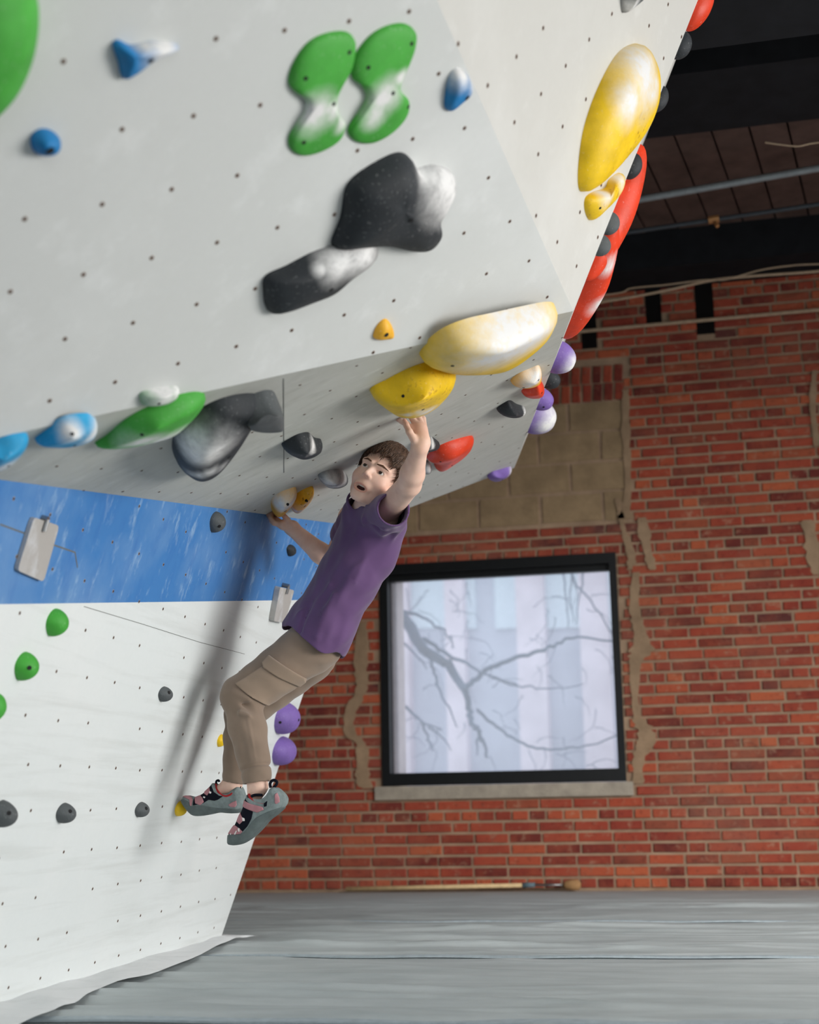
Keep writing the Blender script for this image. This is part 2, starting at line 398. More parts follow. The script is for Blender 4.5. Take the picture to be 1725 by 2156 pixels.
def brick_mesh(L, Hh, seed):
    rnd = random.Random(seed); dpt = .03; bv = .0035
    j = lambda: rnd.uniform(-.0034, .0034)
    f = [(-L/2+bv+j(), 0+j(), -Hh/2+bv+j()), (L/2-bv+j(), 0+j(), -Hh/2+bv+j()), (L/2-bv+j(), j(), Hh/2-bv+j()), (-L/2+bv+j(), j(), Hh/2-bv+j())]
    m = [(-L/2, bv, -Hh/2), (L/2, bv, -Hh/2), (L/2, bv, Hh/2), (-L/2, bv, Hh/2)]
    b = [(x, dpt, z) for x, _, z in m]
    v = f+m+b; q = [(0, 1, 2, 3)]
    for i in range(4):
        k = (i+1) % 4; q.append((4+i, 4+k, k, i)); q.append((8+i, 8+k, 4+k, 4+i))
    me = bpy.data.meshes.new('brick'); me.from_pydata(v, [], q); me.update(); return me
COURSE = .0677; ST, HD = .2135, .1065
OBST = [(WX0-.012, WX1+.012, WZ0, WZ1+.012), (WX0-.05, WX1+.045, WZ0-.09, WZ0+.01), (-2.35, -.562, 2.245, 3.30),
        (-.085, .030, 3.43, 3.80), (-.82, -.72, 3.40, 3.80), (-.40, -.30, 3.52, 3.80)]
def free(xa, xb, z0, z1):
    seg = [(xa, xb)]
    for a0, a1, b0, b1 in OBST:
        if z0 < b1-.02 and z1 > b0+.02:
            seg = [q for (p0, p1_) in seg for q in ((p0, min(p1_, a0)), (max(p0, a1), p1_)) if q[1]-q[0] > .035]
    return seg
bricks = []
ncs = int(3.80/COURSE)
for r in range(ncs):
    z = r*COURSE+COURSE/2+.004; head = (r % 6 == 0)
    L = HD if head else ST; x = BWx0+random.uniform(0, L)*(.5 if head else 1)
    while x < BWx1-L:
        l = L*random.choice([1, 1, 1, 1, .97, 1.02]) if not head else L
        if random.random() < .05 and not head: l = HD
        xa, xb = x+.0075, x+l-.0075
        for ca, cb in free(xa, xb, z-.028, z+.028): bricks.append(((ca+cb)/2, z, cb-ca, 0.))
        x += l
# upright arch bricks above the cement blocks
xx = -2.25
while xx < -.56:
    for zz in (3.10, 3.22):
        bricks.append((xx, zz, .112, math.pi/2+.10*(xx+1.4)))
    xx += .069
bmeshes = {}
def bmesh_for(L, v):
    key = (round(L/.01)*.01, v)
    if key not in bmeshes: bmeshes[key] = brick_mesh(key[0], COURSE-.0165, hash(key) & 0xffff)
    return bmeshes[key]
def seen(x, z):
    px = proj((x, D, z))
    if not (0 < px[0] < W and 0 < px[1] < 1880): return False
    # hidden behind the climbing wall
    if z < 2.2: return px[0] > 475+(1983-px[1])*.325
    return px[0] > 1207+(655-px[1])*.40 and px[0] > 1083
vis = sorted([b for b in bricks if seen(b[0], b[1])], key=lambda b: -b[2]/np.linalg.norm(np.array((b[0], D, b[1]))-OFF))
own = set(vis[:300])
stv = []; stf = []
for b in bricks:
    x, z, L, a = b; me = bmesh_for(L, random.randrange(4)); dy = random.uniform(-.004, .003)
    if b in own:
        if not me.materials: me.materials.append(M_BRICK_O)
        o = bpy.data.objects.new('brick', me); COL.objects.link(o); o.parent = WALLB; o.location = (x, D+dy, z); o.rotation_euler = (0, a+random.gauss(0, .006), 0)
    else:
        ca, sa = math.cos(a), math.sin(a); base = len(stv); key = me
        vs_ = [v.co for v in me.vertices]; k = L/(max(v.x for v in vs_)-min(v.x for v in vs_))
        for v in vs_: stv.append((x+v.x*k*ca+v.z*sa, D+dy+v.y, z-v.x*k*sa+v.z*ca))
        for p in me.polygons: stf.append(tuple(base+i for i in p.vertices))
o = mesh('brick_field', stv, stf, M_BRICK_S, WALLB); tag(o, kind='stuff')
M_POCK = simple('beam pocket shade fill', (22, 20, 20), .95, .1)  # dark fill stands in for the shade inside the recesses
for a0, a1, b0, b1 in OBST[3:]:
    mb = MB(); mb.box((a0, D+.004, b0), (a1, D+.03, b1)); mb.build('beam_pocket', M_POCK, WALLB)
# cement blocks of the filled arch
bz = 2.25; rowh = .1985
for r in range(4):
    x = -2.33+(.2 if r % 2 else 0)
    while x < -.58:
        x1 = min(x+.40, -.57)
        if x1-x > .06:
            mb = MB(); j = [random.uniform(-.004, .004) for _ in range(8)]
            mb.prism([(x+.012+j[0], D+.002+random.uniform(-.003, .004), bz+.010+j[1]), (x1-.012+j[2], D+.002, bz+.010+j[3]), (x1-.012+j[4], D+.001, bz+rowh-.010+j[5]), (x+.012+j[6], D+.002, bz+rowh-.010+j[7])], (0, .03, 0))
            mb.build('cement_block', M_BLOCK, WALLB)
        x = x1
    bz += rowh
# smeared cement along the window and at the right
def smear(pts, name='cement_smear', th=.008):
    pp = [at(x, y, D-.004) for x, y in pts]; pp = [np.array((p[0]+random.gauss(0, .004), D-.004, p[2])) for p in closed_spline([(a[0], a[1], a[2]) for a in pp], 5)]
    c = np.mean(pp, 0); mb = MB(); n = len(pp)
    inn = [p+(c-p)*.04+np.array((0, -.0, 0)) for p in pp]
    vv = [(p[0], D+.012, p[2]) for p in pp]+[(p[0], D-.005+random.gauss(0, .001), p[2]) for p in inn]
    mb.add(vv, [(i, (i+1) % n, n+(i+1) % n, n+i) for i in range(n)]); mb.add([(p[0], D-.005, p[2]) for p in inn], [tuple(range(n))])
    o = mb.build(name, M_SMEAR, WALLB)
def ribbon(path, wid):
    """irregular strip of cement given as a centre line in wall pixels with half widths"""
    L_, R_ = [], []
    pts = spline([np.array(p+(w_,), float) for p, w_ in zip(path, wid)], 6)
    for q in pts:
        p = at(q[0], q[1], D); w_ = q[2]*.0029*(1+random.uniform(-.3, .3))
        L_.append((p[0]-w_, D-.006, p[2])); R_.append((p[0]+w_, D-.006, p[2]))
    mb = MB()
    for i in range(len(L_)-1): mb.prism([L_[i], R_[i], R_[i+1], L_[i+1]], (0, .02, 0))
    mb.build('cement_smear', M_SMEAR, WALLB)
ribbon([(1302, 1050), (1312, 1110), (1330, 1170), (1326, 1200)], [8, 6, 10, 6])
ribbon([(1352, 1090), (1362, 1150), (1375, 1200)], [10, 12, 7])
ribbon([(1340, 1205), (1336, 1280), (1348, 1330), (1352, 1370), (1338, 1400), (1340, 1500), (1358, 1535), (1362, 1560), (1345, 1600), (1345, 1650)], [9, 11, 14, 26, 12, 9, 18, 22, 14, 12])
ribbon([(764, 1310), (760, 1400), (762, 1450), (738, 1500), (738, 1545), (762, 1570), (764, 1640), (776, 1660)], [10, 13, 14, 12, 11, 13, 14, 14])
ribbon([(1716, 780), (1712, 860), (1722, 940)], [6, 7, 7]); ribbon([(1700, 1095), (1712, 1150), (1722, 1210)], [12, 16, 10])
ribbon([(1318, 820), (1318, 900), (1322, 980), (1322, 1040), (1316, 1092)], [8, 9, 7, 8, 14])
# ------------------------------------------------------------------ window
M_FRAME = simple('black window frame', (14, 17, 20), .45, .4, var=.2)
WIN = empty('window_1', ((WX0+WX1)/2, D+.05, WZ0)); tag(WIN, 'square black framed window with bare branches behind it', kind='structure')
wl = np.array(WIN.location)
def wbox(name, lo, hi, mat):
    mb = MB(); mb.box(np.array(lo)-wl, np.array(hi)-wl); return mb.build(name, mat, WIN)
fy0, fy1 = D-.012, D+.10
wbox('frame_rail', (WX0, fy0, WZ0), (WX1, fy1, WZ0+.078), M_FRAME)
wbox('frame_rail', (WX0, fy0, WZ1-.055), (WX1, fy1, WZ1+.010), M_FRAME)
wbox('frame_rail', (WX0+.05, fy0+.05, WZ1-.095), (WX1-.04, fy1, WZ1-.055), M_FRAME)
wbox('frame_stile', (WX0, fy0, WZ0+.078), (WX0+.052, fy1, WZ1-.055), M_FRAME)
wbox('frame_stile', (WX1-.045, fy0, WZ0+.078), (WX1, fy1, WZ1-.055), M_FRAME)
tg = NT('glare veil glass'); tr = tg.n('ShaderNodeBsdfTransparent'); tl = tg.n('ShaderNodeBsdfTranslucent'); mx = tg.n('ShaderNodeMixShader')
tr.inputs[0].default_value = (.93, .96, 1, 1); tl.inputs[0].default_value = (.9, .92, .97, 1); mx.inputs[0].default_value = .22  # translucent share lays a pale veil of glare over the view
tg.l(tr.outputs[0], mx.inputs[1]); tg.l(tl.outputs[0], mx.inputs[2]); tg.l(mx.outputs[0], tg.out.inputs[0])
wbox('glass_pane', (WX0+.052, D+.080, WZ0+.078), (WX1-.045, D+.084, WZ1-.095), tg.m)
sl = MB(); sl.prism([(WX0-.045, D-.03, WZ0-.085), (WX1+.04, D-.03, WZ0-.085), (WX1+.04, D-.03, WZ0-.003), (WX0-.045, D-.03, WZ0-.003)], (0, .33, 0))
so = sl.build('window_sill', M_SILL, None); so.data.transform(Matrix.Translation(-V(wl))); so.parent = WIN
# outside: masonry reveal, tree, house across the yard
M_OUT = simple('glare paled masonry', (206, 190, 186), .9, .1, scale=12)  # overexposed look of the brick reveal put into its pale colour
ro = MB(); ro.box((WX0-.02, D+.10, WZ0-.1), (WX0+.085, D+.30, WZ1+.1)); ro.v = [tuple(np.array(v)-wl) for v in ro.v]
ro.build('outer_reveal', M_OUT, WIN)
M_BARK = simple('hazy bark', (100, 116, 134), .9, .1, scale=20)  # outdoor haze mixed into the bark colour as blue grey
YT = D+2.6
TREE = empty('tree', at(700, 1600, YT)*np.array([1, 1, 0])); tag(TREE, 'bare tree spreading its branches outside the black framed window', 'tree')
tloc = np.array(TREE.location)
def c8(x, y): return (780+x*.3594, 1150+y*.3594)
def branch(pts, r0, r1, dy=0., name='branch'):
    P = spline([at(*c8(*q), YT+dy+.12*math.sin(i*1.7+dy*9)) for i, q in enumerate(pts)], 5)
    P = [p+np.array([random.gauss(0, .006), 0, random.gauss(0, .006)]) for p in P]
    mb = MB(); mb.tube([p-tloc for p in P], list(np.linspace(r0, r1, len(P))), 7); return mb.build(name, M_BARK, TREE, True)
tk = MB(); tk.tube([np.array((tloc[0]-.9, YT, -.2))-tloc, np.array((tloc[0]-.8, YT, 1.2))-tloc, np.array((tloc[0]-.6, YT, 2.6))-tloc, np.array((tloc[0]-.4, YT+.1, 4.4))-tloc], [.16, .13, .11, .08], 10); tk.build('trunk', M_BARK, TREE, True)
branch([(-420, -300), (-100, 60), (200, 430), (310, 600), (440, 680), (500, 760), (560, 850)], .06, .030)
branch([(560, 850), (580, 950), (595, 1040), (640, 1090), (660, 1150), (690, 1240)], .028, .010)
branch([(560, 835), (650, 750), (800, 670), (950, 630), (1100, 570), (1190, 530), (1400, 555), (1600, 560)], .024, .006)
branch([(310, 540), (430, 620), (560, 690), (700, 760), (870, 820)], .020, .006)
branch([(330, 610), (370, 720), (400, 840), (460, 950), (510, 1060)], .016, .005)
branch([(630, 960), (740, 1060), (850, 1130), (980, 1185), (1150, 1185), (1300, 1160), (1450, 1110)], .014, .006)
branch([(-100, 300), (200, 380), (330, 430), (450, 520), (490, 600)], .018, .005)
branch([(-150, 300), (200, 570), (330, 720)], .014, .005)
branch([(-100, 700), (215, 950), (300, 1030), (420, 1080)], .016, .006); branch([(300, 1030), (340, 1130), (360, 1200)], .012, .005)
branch([(640, 1090), (625, 1160), (630, 1220)], .012, .005); branch([(345, 1060), (420, 1120), (470, 1200)], .01, .004)
branch([(1150, 60), (1200, 210), (1290, 320), (1430, 520)], .012, .006, .8)
branch([(1120, 60), (1135, 200), (1160, 480)], .010, .004, .8); branch([(1260, 60), (1240, 220), (1200, 450)], .012, .004, .8); branch([(1180, 120), (1170, 300), (1190, 440)], .008, .004, .8)
branch([(700, 760), (860, 820), (1060, 830), (1250, 810)], .010, .004, .3)
rng = random.Random(3)
for k in range(60):
    x, y = rng.uniform(180, 1450), rng.uniform(180, 1300); a = rng.uniform(-.6, 2.2); L = rng.uniform(90, 260)
    branch([(x, y), (x+L*.5*math.cos(a)+rng.uniform(-20, 20), y+L*.5*math.sin(a)), (x+L*math.cos(a+.3), y+L*math.sin(a+.3))], .0045, .0015, rng.uniform(.3, 1.6), 'twig')
YB = D+14
M_HOUSE = simple('pale pink render', (206, 210, 220), .9, .1, scale=1.2); M_PILLAR = simple('pale pink pillar', (232, 220, 226), .9, .1, scale=2); M_HGLASS = simple('painted sky glazing', (224, 238, 244), .3, .5)  # glazing: sky reflection painted in as a pale colour
HOUSE = empty('building', (at(1050, 1600, YB)*np.array([1, 1, 0]))); tag(HOUSE, 'pale pink pillared building across the yard, seen through the window', 'building')
hl = np.array(HOUSE.location)
def hbox(name, x0, y0, x1, y1, mat, f0, f1):
    a = at(x0, y1, YB); b = at(x1, y0, YB); mb = MB(); mb.box((a[0]-hl[0], f0, a[2]), (b[0]-hl[0], f1, b[2])); return mb.build(name, mat, HOUSE)
a = at(300, 1300, YB); b = at(1900, 1900, YB)
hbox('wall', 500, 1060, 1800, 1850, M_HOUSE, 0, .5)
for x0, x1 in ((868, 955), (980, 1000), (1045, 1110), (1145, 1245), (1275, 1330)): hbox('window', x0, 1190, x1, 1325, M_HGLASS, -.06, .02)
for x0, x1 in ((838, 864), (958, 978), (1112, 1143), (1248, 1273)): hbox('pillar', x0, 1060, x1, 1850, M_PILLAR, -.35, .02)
gm = MB(); gm.box((-14, D+.31, -.3), (14, D+30, -.15)); g_ = gm.build('yard_ground', simple('pale yard ground', (190, 190, 186), .95, .1, scale=2)); tag(g_, 'pale ground of the yard outside the window', kind='structure')
# ------------------------------------------------------------------ ceiling, beams, pipes
M_DECK = simple('dark ceiling planks', (88, 70, 64), .85, .2, var=.25, scale=6, bump=.3); M_BEAM = simple('blackened timber', (24, 26, 30), .85, .2, var=.25, scale=8)
ZC = 4.0
cb = MB(); cb.box((-4.2, -2.5, ZC+.06), (7.5, D+.3, ZC+.12)); CEIL = cb.build('ceiling', M_BEAM); tag(CEIL, 'dark plank ceiling with deep black beams', kind='structure')
x = -1.2
while x < 2.4:
    w_ = .196; mb = MB(); sk = .13
    for (ya, yb) in ((6.85, 8.52),):
        dz = random.uniform(-.006, .006)
        mb.prism([(x+.006+(ya-8)*sk, ya, ZC+dz), (x+w_-.006+(ya-8)*sk, ya, ZC+dz), (x+w_-.006+(yb-8)*sk, yb, ZC+dz), (x+.006+(yb-8)*sk, yb, ZC+dz)], (0, 0, .05))
    mb.build('ceiling_plank', M_DECK, CEIL); x += w_
for (ya, yb, zb) in ((8.50, D+.0, 3.76), (6.25, 6.88, 3.84), (4.6, 5.1, 3.32), (2.4, 2.9, 3.5)):  # two nearest beams made deeper to block light from the upper bricks
    mb = MB(); mb.box((-4.2, ya, zb), (7.5, yb-.001, ZC+.06)); mb.build('ceiling_beam', M_BEAM, CEIL)
def pipe(name, pts, r, mat, label, cat, Y=None):
    P = spline(pts, 8); c = P[0]; mb = MB(); mb.tube([p-c for p in P], r, 10); o = mb.build(name, mat, None, True); o.location = V(c); tag(o, label, cat); return o
M_PIPE = simple('galvanised pipe', (138, 146, 150), .5, .4, .3); M_PIPED = simple('dull dark pipe', (66, 72, 78), .6, .3, .2); M_CABLE = simple('beige cable', (176, 154, 130), .7, .3)
def ext(a, b, k0, k1): a = np.array(a); b = np.array(b); return [a+(a-b)*k0, a, b, b+(b-a)*k1]
pipe('conduit_pipe', ext(at(1340, 421, 7.5), at(1725, 354, 7.5), 1.2, 1.5), .020, M_PIPE, 'pale grey conduit pipe running under the dark ceiling', 'pipe')
dp = pipe('sprinkler_pipe', ext(at(1310, 491, 7.9), at(1725, 430, 7.9), 1.2, 1.5), .013, M_PIPED, 'thin dark pipe with a brass fitting below the ceiling', 'pipe')
q = at(1503, 463, 7.9); mb = MB(); loc = np.array(dp.location); mb.tube([q-loc+np.array((-.03, 0, 0)), q-loc+np.array((.03, 0, .005))], .024, 8); mb.tube([q-loc, q-loc+np.array((.02, -.02, -.05))], .012, 8); mb.build('brass_fitting', simple('brass', (176, 128, 82), .5, .5, .4), dp)
pipe('wall_conduit', ext(at(1230, 697, D-.05), at(1725, 652, D-.05), .8, 1.2), .012, M_CABLE, 'beige conduit crossing the top of the brick wall', 'pipe')
pipe('ceiling_cable', [at(x_, y_, 8.47) for x_, y_ in ((900, 690), (1265, 636), (1400, 612), (1500, 590), (1600, 580), (1725, 571), (2000, 545))], .0085, M_CABLE, 'straight beige cable along the beam above the bricks', 'cable')
pipe('sagging_cable', [at(x_, y_, 8.465) for x_, y_ in ((900, 650), (1265, 622), (1330, 607), (1400, 600), (1480, 590), (1530, 588), (1600, 569), (1660, 560), (1725, 556), (2000, 548))], .005, M_CABLE, 'thin wavy cable hanging against the dark beam', 'cable')
pipe('loose_wire', [at(x_, y_, 6.8) for x_, y_ in ((1611, 300), (1640, 304), (1678, 308), (1700, 304), (1725, 300), (1900, 280))], .0045, M_CABLE, 'loose pale wire end dangling near the top right', 'cable')
# ------------------------------------------------------------------ the rest of the hall, behind and beside the camera
M_PLASTER = simple('pale plaster', (190, 186, 178), .9, .1, scale=3)
for nm, lo, hi, lb in (('wall_right', (6.9, -4.6, -.06), (7.1, D+.3, ZC+.1), 'pale plaster wall on the right side of the hall'),
                       ('wall_front', (-4.3, -4.8, -.06), (7.1, -4.6, ZC+.1), 'pale plaster wall behind the camera'),
                       ('wall_far_left', (-4.4, -4.6, -.06), (-4.2, D+.3, ZC+.1), 'plaster wall behind the climbing wall')):
    mb = MB(); mb.box(lo, hi); tag(mb.build(nm, M_PLASTER), lb, kind='structure')
mb = MB(); mb.box((-4.3, -4.7, -.07), (7.0, 2.3, -.02)); mb.build('mat_base', M_MAT, FLOOR)
mb = MB(); mb.box((2.2, D+.01, -.05), (7.0, D+.3, ZC+.1)); mb.build('brick_return', M_BRICK_S, WALLB)
mb = MB(); mb.box((-4.3, D+.01, -.05), (-3.75, D+.3, ZC+.1)); mb.build('brick_return', M_BRICK_S, WALLB)
mb = MB(); mb.box((-4.3, -4.7, ZC+.06), (7.0, -2.4, ZC+.12)); mb.build('ceiling_slab', M_BEAM, CEIL)
# ------------------------------------------------------------------ broom lying at the foot of the bricks
BR = empty('brush', V(at(727, 1880, D-.12))); tag(BR, 'long wooden handled brush lying at the foot of the brick wall', 'brush')
def brp(x_, z_): p = at(x_, 1870, D-.12); return np.array((p[0], D-.10, z_))-np.array(BR.location)
mb = MB(); mb.tube([brp(727, .018), brp(1105, .034)], .013, 10); mb.build('handle', simple('pale wood', (220, 192, 146), .6, .3, scale=40), BR, True)
mb = MB(); mb.tube([brp(1100, .034), brp(1126, .036)], [.016, .014], 10); mb.build('ferrule', simple('blue grey ferrule', (96, 118, 128), .5), BR, True)
mb = MB(); mb.tube([brp(1124, .036), brp(1192, .034)], [.008, .007], 10); mb.build('shaft', M_STEEL, BR, True)
mb = MB(); mb.tube([brp(1186, .034), brp(1192, .034), brp(1206, .034), brp(1218, .034), brp(1223, .033)], [.010, .026, .033, .030, .012], 12); mb.build('bristles', simple('tan bristles', (170, 132, 92), .9, .1, scale=90, bump=.5), BR, True)
# ------------------------------------------------------------------ climbing holds
PL = {'P1': (n1, p1), 'P2': (n2, C), 'P3': (n3, p3), 'P4': (n4, C), 'P5': (n5, C)}
def frame_of(n):
    e1 = nrm(np.cross([0, 0, 1.], n)); return e1, np.cross(n, e1)
def dome(name, label, cat_group, pts3, n, p, Hh, mat, apex=None, prof=2.2, top=2.0, chalk=(), worn=(), lump=.0, rings=None, bolts=(), parent=None, ridge=0., seed=0, bolt_r=.0055):
    """resin hold: outline pts3 on the panel plane swelling to height Hh; apex = 3D point on the panel under the highest point"""
    e1, e2 = frame_of(n); P = closed_spline(pts3, 5); c = P.mean(0) if apex is None else np.asarray(apex, float)
    c = c-n*((c-p) @ n); P = np.array([q-n*((q-p) @ n) for q in P])
    rr = rings or [1, 1, .985, .95, .88, .78, .66, .52, .38, .24, .1]
    rng = np.random.RandomState(seed+len(label)); ph = rng.uniform(0, 6.28, 6)
    vv = []; m = len(P); loc = c; mr = np.linalg.norm(P-c, axis=1).min()*1.25
    for k, r in enumerate(rr):
        if k == 0: hgt = -.006
        else: hgt = Hh*(1-r**prof)**(1/top) if r < 1 else 0.
        for i in range(m):
            bl = min(1., max(0., (r-.15)/.6)); bl = bl*bl*(3-2*bl); ang = P[i]-c; q = c+(ang*bl+nrm(ang)*mr*(1-bl))*r
            b = lump*Hh*(math.sin(3*i*2*math.pi/m+ph[0]+r*4)+.6*math.sin(5*i*2*math.pi/m+ph[1]-r*7))*(1-r) if k > 1 else 0
            vv.append(q+n*(hgt+b)-loc)
    vv.append(n*Hh*1.0)
    G_ = np.array(vv[:-1]).reshape(len(rr), m, 3); ctr = np.array(vv[-1])
    for _ in range(10):
        inn_ = np.concatenate([G_[1:], np.broadcast_to(ctr, (1, m, 3))], 0); out_ = np.concatenate([G_[:1], G_[:-1]], 0)
        A_ = (np.roll(G_, 1, 1)+np.roll(G_, -1, 1)+inn_+out_)/4; G2 = G_*.5+A_*.5; wts = np.clip((np.arange(len(rr))-2)/4, 0, 1)[:, None, None]
        G_ = G_*(1-wts)+G2*wts; ctr = ctr*.4+G_[-1].mean(0)*.6
    vv = list(G_.reshape(-1, 3))+[ctr]
    ff = []
    for k in range(len(rr)-1):
        for i in range(m): ff.append((k*m+i, k*m+(i+1) % m, (k+1)*m+(i+1) % m, (k+1)*m+i))
    b = (len(rr)-1)*m
    for i in range(m): ff.append((b+i, b+(i+1) % m, len(vv)-1))
    # outward winding
    a0, a1, a2 = [np.array(vv[j]) for j in ff[-1][:3]]
    if np.cross(a1-a0, a2-a0) @ n < 0: ff = [f[::-1] for f in ff]
    o = mesh(name, vv, ff, mat, parent, True); o.location = V(loc)
    bvh = BVHTree.FromPolygons([V(v) for v in vv], ff)
    def cast(px):
        d = nrm(ray(*px)); h_ = bvh.ray_cast(V(OFF-loc), V(d))
        return h_
    A = np.array(vv)
    for nm, lst in (('chalk', chalk), ('worn', worn)):
        val = np.zeros(len(vv))
        for (x, y, rad) in lst:
            h_ = cast((x, y)); q = np.array(h_[0]) if h_[0] is not None else None
            if q is None:
                q = hit((x, y), n, p)-loc
            dist = np.linalg.norm(A-q, axis=1); val = np.maximum(val, np.exp(-(dist/rad)**2*.9))
        at_ = o.data.attributes.new(nm, 'FLOAT', 'POINT'); at_.data.foreach_set('value', val.astype(np.float32))
    for px in bolts:
        h_ = cast(px)
        if h_[0] is None: continue
        q = np.array(h_[0]); nn = np.array(h_[1]); f1, f2 = frame_of(nn) if abs(nn[2]) < .99 else (np.array([1., 0, 0]), np.array([0, 1., 0]))
        mb = MB(); ring = [q+nn*.0012+bolt_r*(math.cos(t*.5236)*f1+math.sin(t*.5236)*f2) for t in range(12)]
        ring_i = [q+nn*.0010+bolt_r*.6*(math.cos(t*.5236)*f1+math.sin(t*.5236)*f2) for t in range(12)]
        low = [w_-nn*.006 for w_ in ring]
        mb.add(ring+ring_i+low, [(t, (t+1) % 12, 12+(t+1) % 12, 12+t) for t in range(12)]+[tuple(range(12, 24))]+[(t, 24+t, 24+(t+1) % 12, (t+1) % 12) for t in range(12)])
        mb.build('bolt_hole', M_HOLE, o)
    if cat_group is not None: tag(o, label, 'climbing hold', cat_group)
    return o
def H_(label, pl, outline, Hh, mat, k=.4, apex=None, grp=None, **kw):
    n, p = PL[pl]
    pts = [hit(q, n, p+n*Hh*k) for q in outline]
    ap = hit(apex, n, p+n*Hh) if apex is not None else None
    return dome('climbing_hold', label, grp, pts, n, p, Hh, HM[mat], ap, **kw)
def tagg(o, grp=None):
    return o
g_up = 'holds on the upper grey panel'; g_roof = 'holds under the grey roof'; g_low = 'holds on the lower white panel'; g_edge = 'holds along the far edge'; g_side = 'holds on the pale side panel'
H_('huge smooth green dome cut off by the left picture edge', 'P3', [(92, 0), (93, 60), (80, 130), (48, 205), (0, 262), (-60, 300), (-140, 300), (-200, 220), (-220, 80), (-190, -80), (-110, -170), (-10, -190), (60, -120)], .10, 'green', grp=g_up)
H_('blue three cornered hold dusted white, left of the green pair', 'P3', [(245, 103), (256, 91), (285, 102), (330, 92), (375, 98), (380, 110), (330, 132), (300, 155), (272, 172), (262, 165), (257, 140)], .035, 'blue', apex=(285, 122), chalk=[(345, 95, .045), (310, 95, .025)], bolts=[(318, 128)], grp=g_up, lump=.06, bolt_r=.006)
H_('small round blue knob below the huge green dome', 'P3', [(72, 305), (78, 288), (95, 279), (115, 282), (131, 296), (131, 316), (118, 329), (95, 332), (78, 325)], .035, 'blue', apex=(104, 312), bolts=[(106, 318)], grp=g_up, bolt_r=.008)
H_('green hourglass hold, left one of the pair', 'P3', [(612, 172), (625, 132), (655, 92), (695, 73), (735, 71), (752, 92), (745, 140), (722, 182), (712, 212), (716, 245), (730, 265), (718, 298), (680, 322), (640, 331), (616, 317), (613, 292), (630, 262), (645, 238), (646, 212), (622, 194)], .022, 'green', apex=(680, 205), chalk=[(665, 240, .045), (700, 235, .03), (720, 262, .02)], bolts=[(644, 165), (736, 110), (703, 219), (640, 300)], grp=g_up, prof=5, top=2.2, bolt_r=.0045)
H_('green hourglass hold, right one of the pair', 'P3', [(743, 142), (757, 112), (785, 78), (820, 58), (855, 53), (878, 68), (879, 95), (866, 132), (850, 168), (846, 192), (864, 215), (860, 247), (832, 280), (792, 303), (757, 303), (738, 285), (742, 265), (765, 232), (775, 206), (765, 182), (748, 170)], .022, 'green', apex=(806, 185), chalk=[(845, 165, .02), (812, 205, .042), (790, 245, .03)], bolts=[(776, 142), (867, 92), (828, 196), (860, 225)], grp=g_up, prof=5, top=2.2, bolt_r=.0045)
H_('small faded blue teardrop hold beside the ridge', 'P3', [(944, 205), (950, 172), (962, 152), (976, 150), (992, 165), (999, 185), (996, 204), (975, 222), (955, 238), (943, 230)], .03, 'blue', apex=(972, 190), chalk=[(972, 152, .035), (992, 170, .03)], bolts=[(984, 206)], grp=g_up, bolt_r=.006)
H_('large black fist shaped hold with chalky right knuckles', 'P3', [(714, 522), (733, 472), (744, 412), (770, 380), (825, 346), (858, 335), (878, 344), (893, 368), (930, 360), (965, 374), (969, 410), (950, 450), (936, 474), (939, 505), (916, 534), (880, 538), (820, 526), (762, 530), (725, 534)], .075, 'black', apex=(850, 445), chalk=[(945, 385, .085), (950, 425, .055), (905, 368, .05), (880, 360, .03)], bolts=[(866, 464)], grp=g_up, lump=.05, prof=3)
H_('black finger shaped hold whitened along its upper edge', 'P3', [(570, 632), (574, 597), (618, 575), (650, 558), (682, 543), (750, 520), (790, 514), (808, 529), (800, 555), (752, 590), (712, 625), (660, 646), (592, 671), (575, 661)], .06, 'black', apex=(680, 592), chalk=[(770, 530, .06), (715, 552, .05), (675, 565, .02)], bolts=[(698, 610)], grp=g_up, prof=3, k=.5)
H_('tiny yellow chip hold just above the lip', 'P3', [(790, 711), (799, 688), (816, 675), (829, 690), (832, 713), (815, 717), (798, 718)], .022, 'orange', apex=(815, 703), bolts=[(814, 705)], grp=g_up, bolt_r=.006)
H_('chalky dark green edge hold sitting on the lip', 'P3', [(302, 852), (303, 834), (335, 826), (372, 820), (382, 826), (374, 843), (350, 855), (312, 859)], .035, 'darkgreen', apex=(345, 838), chalk=[(345, 824, .05), (375, 824, .03), (345, 845, .02)], bolts=[(335, 850)], grp=g_up, bolt_r=.004)
# pale side panel
H_('long smooth yellow hold high on the pale side panel', 'P4', [(1249, 398), (1250, 345), (1262, 270), (1290, 190), (1328, 120), (1362, 96), (1384, 104), (1400, 150), (1399, 205), (1384, 255), (1358, 302), (1318, 352), (1288, 386), (1260, 408)], .085, 'yellow', apex=(1345, 215), chalk=[(1362, 150, .11), (1330, 215, .06), (1380, 190, .05)], worn=[(1345, 285, .06), (1300, 350, .03)], bolts=[(1284, 374)], grp=g_side, k=.5, prof=3)
H_('short notched yellow hold under the long yellow one', 'P4', [(1247, 444), (1249, 418), (1268, 405), (1290, 398), (1298, 380), (1318, 366), (1326, 376), (1318, 402), (1298, 428), (1272, 453), (1257, 466)], .045, 'yellow', apex=(1285, 418), chalk=[(1272, 408, .035), (1310, 380, .035)], worn=[(1268, 438, .04), (1300, 405, .03)], bolts=[(1264, 438)], grp=g_side, k=.5, bolt_r=.004)
H_('dark grey hold cut off by the top picture edge', 'P4', [(1324, 26), (1323, -10), (1340, -40), (1362, -36), (1362, -5), (1345, 12), (1330, 24)], .05, 'grey', apex=(1345, -8), chalk=[(1330, 15, .03)], grp=g_side)
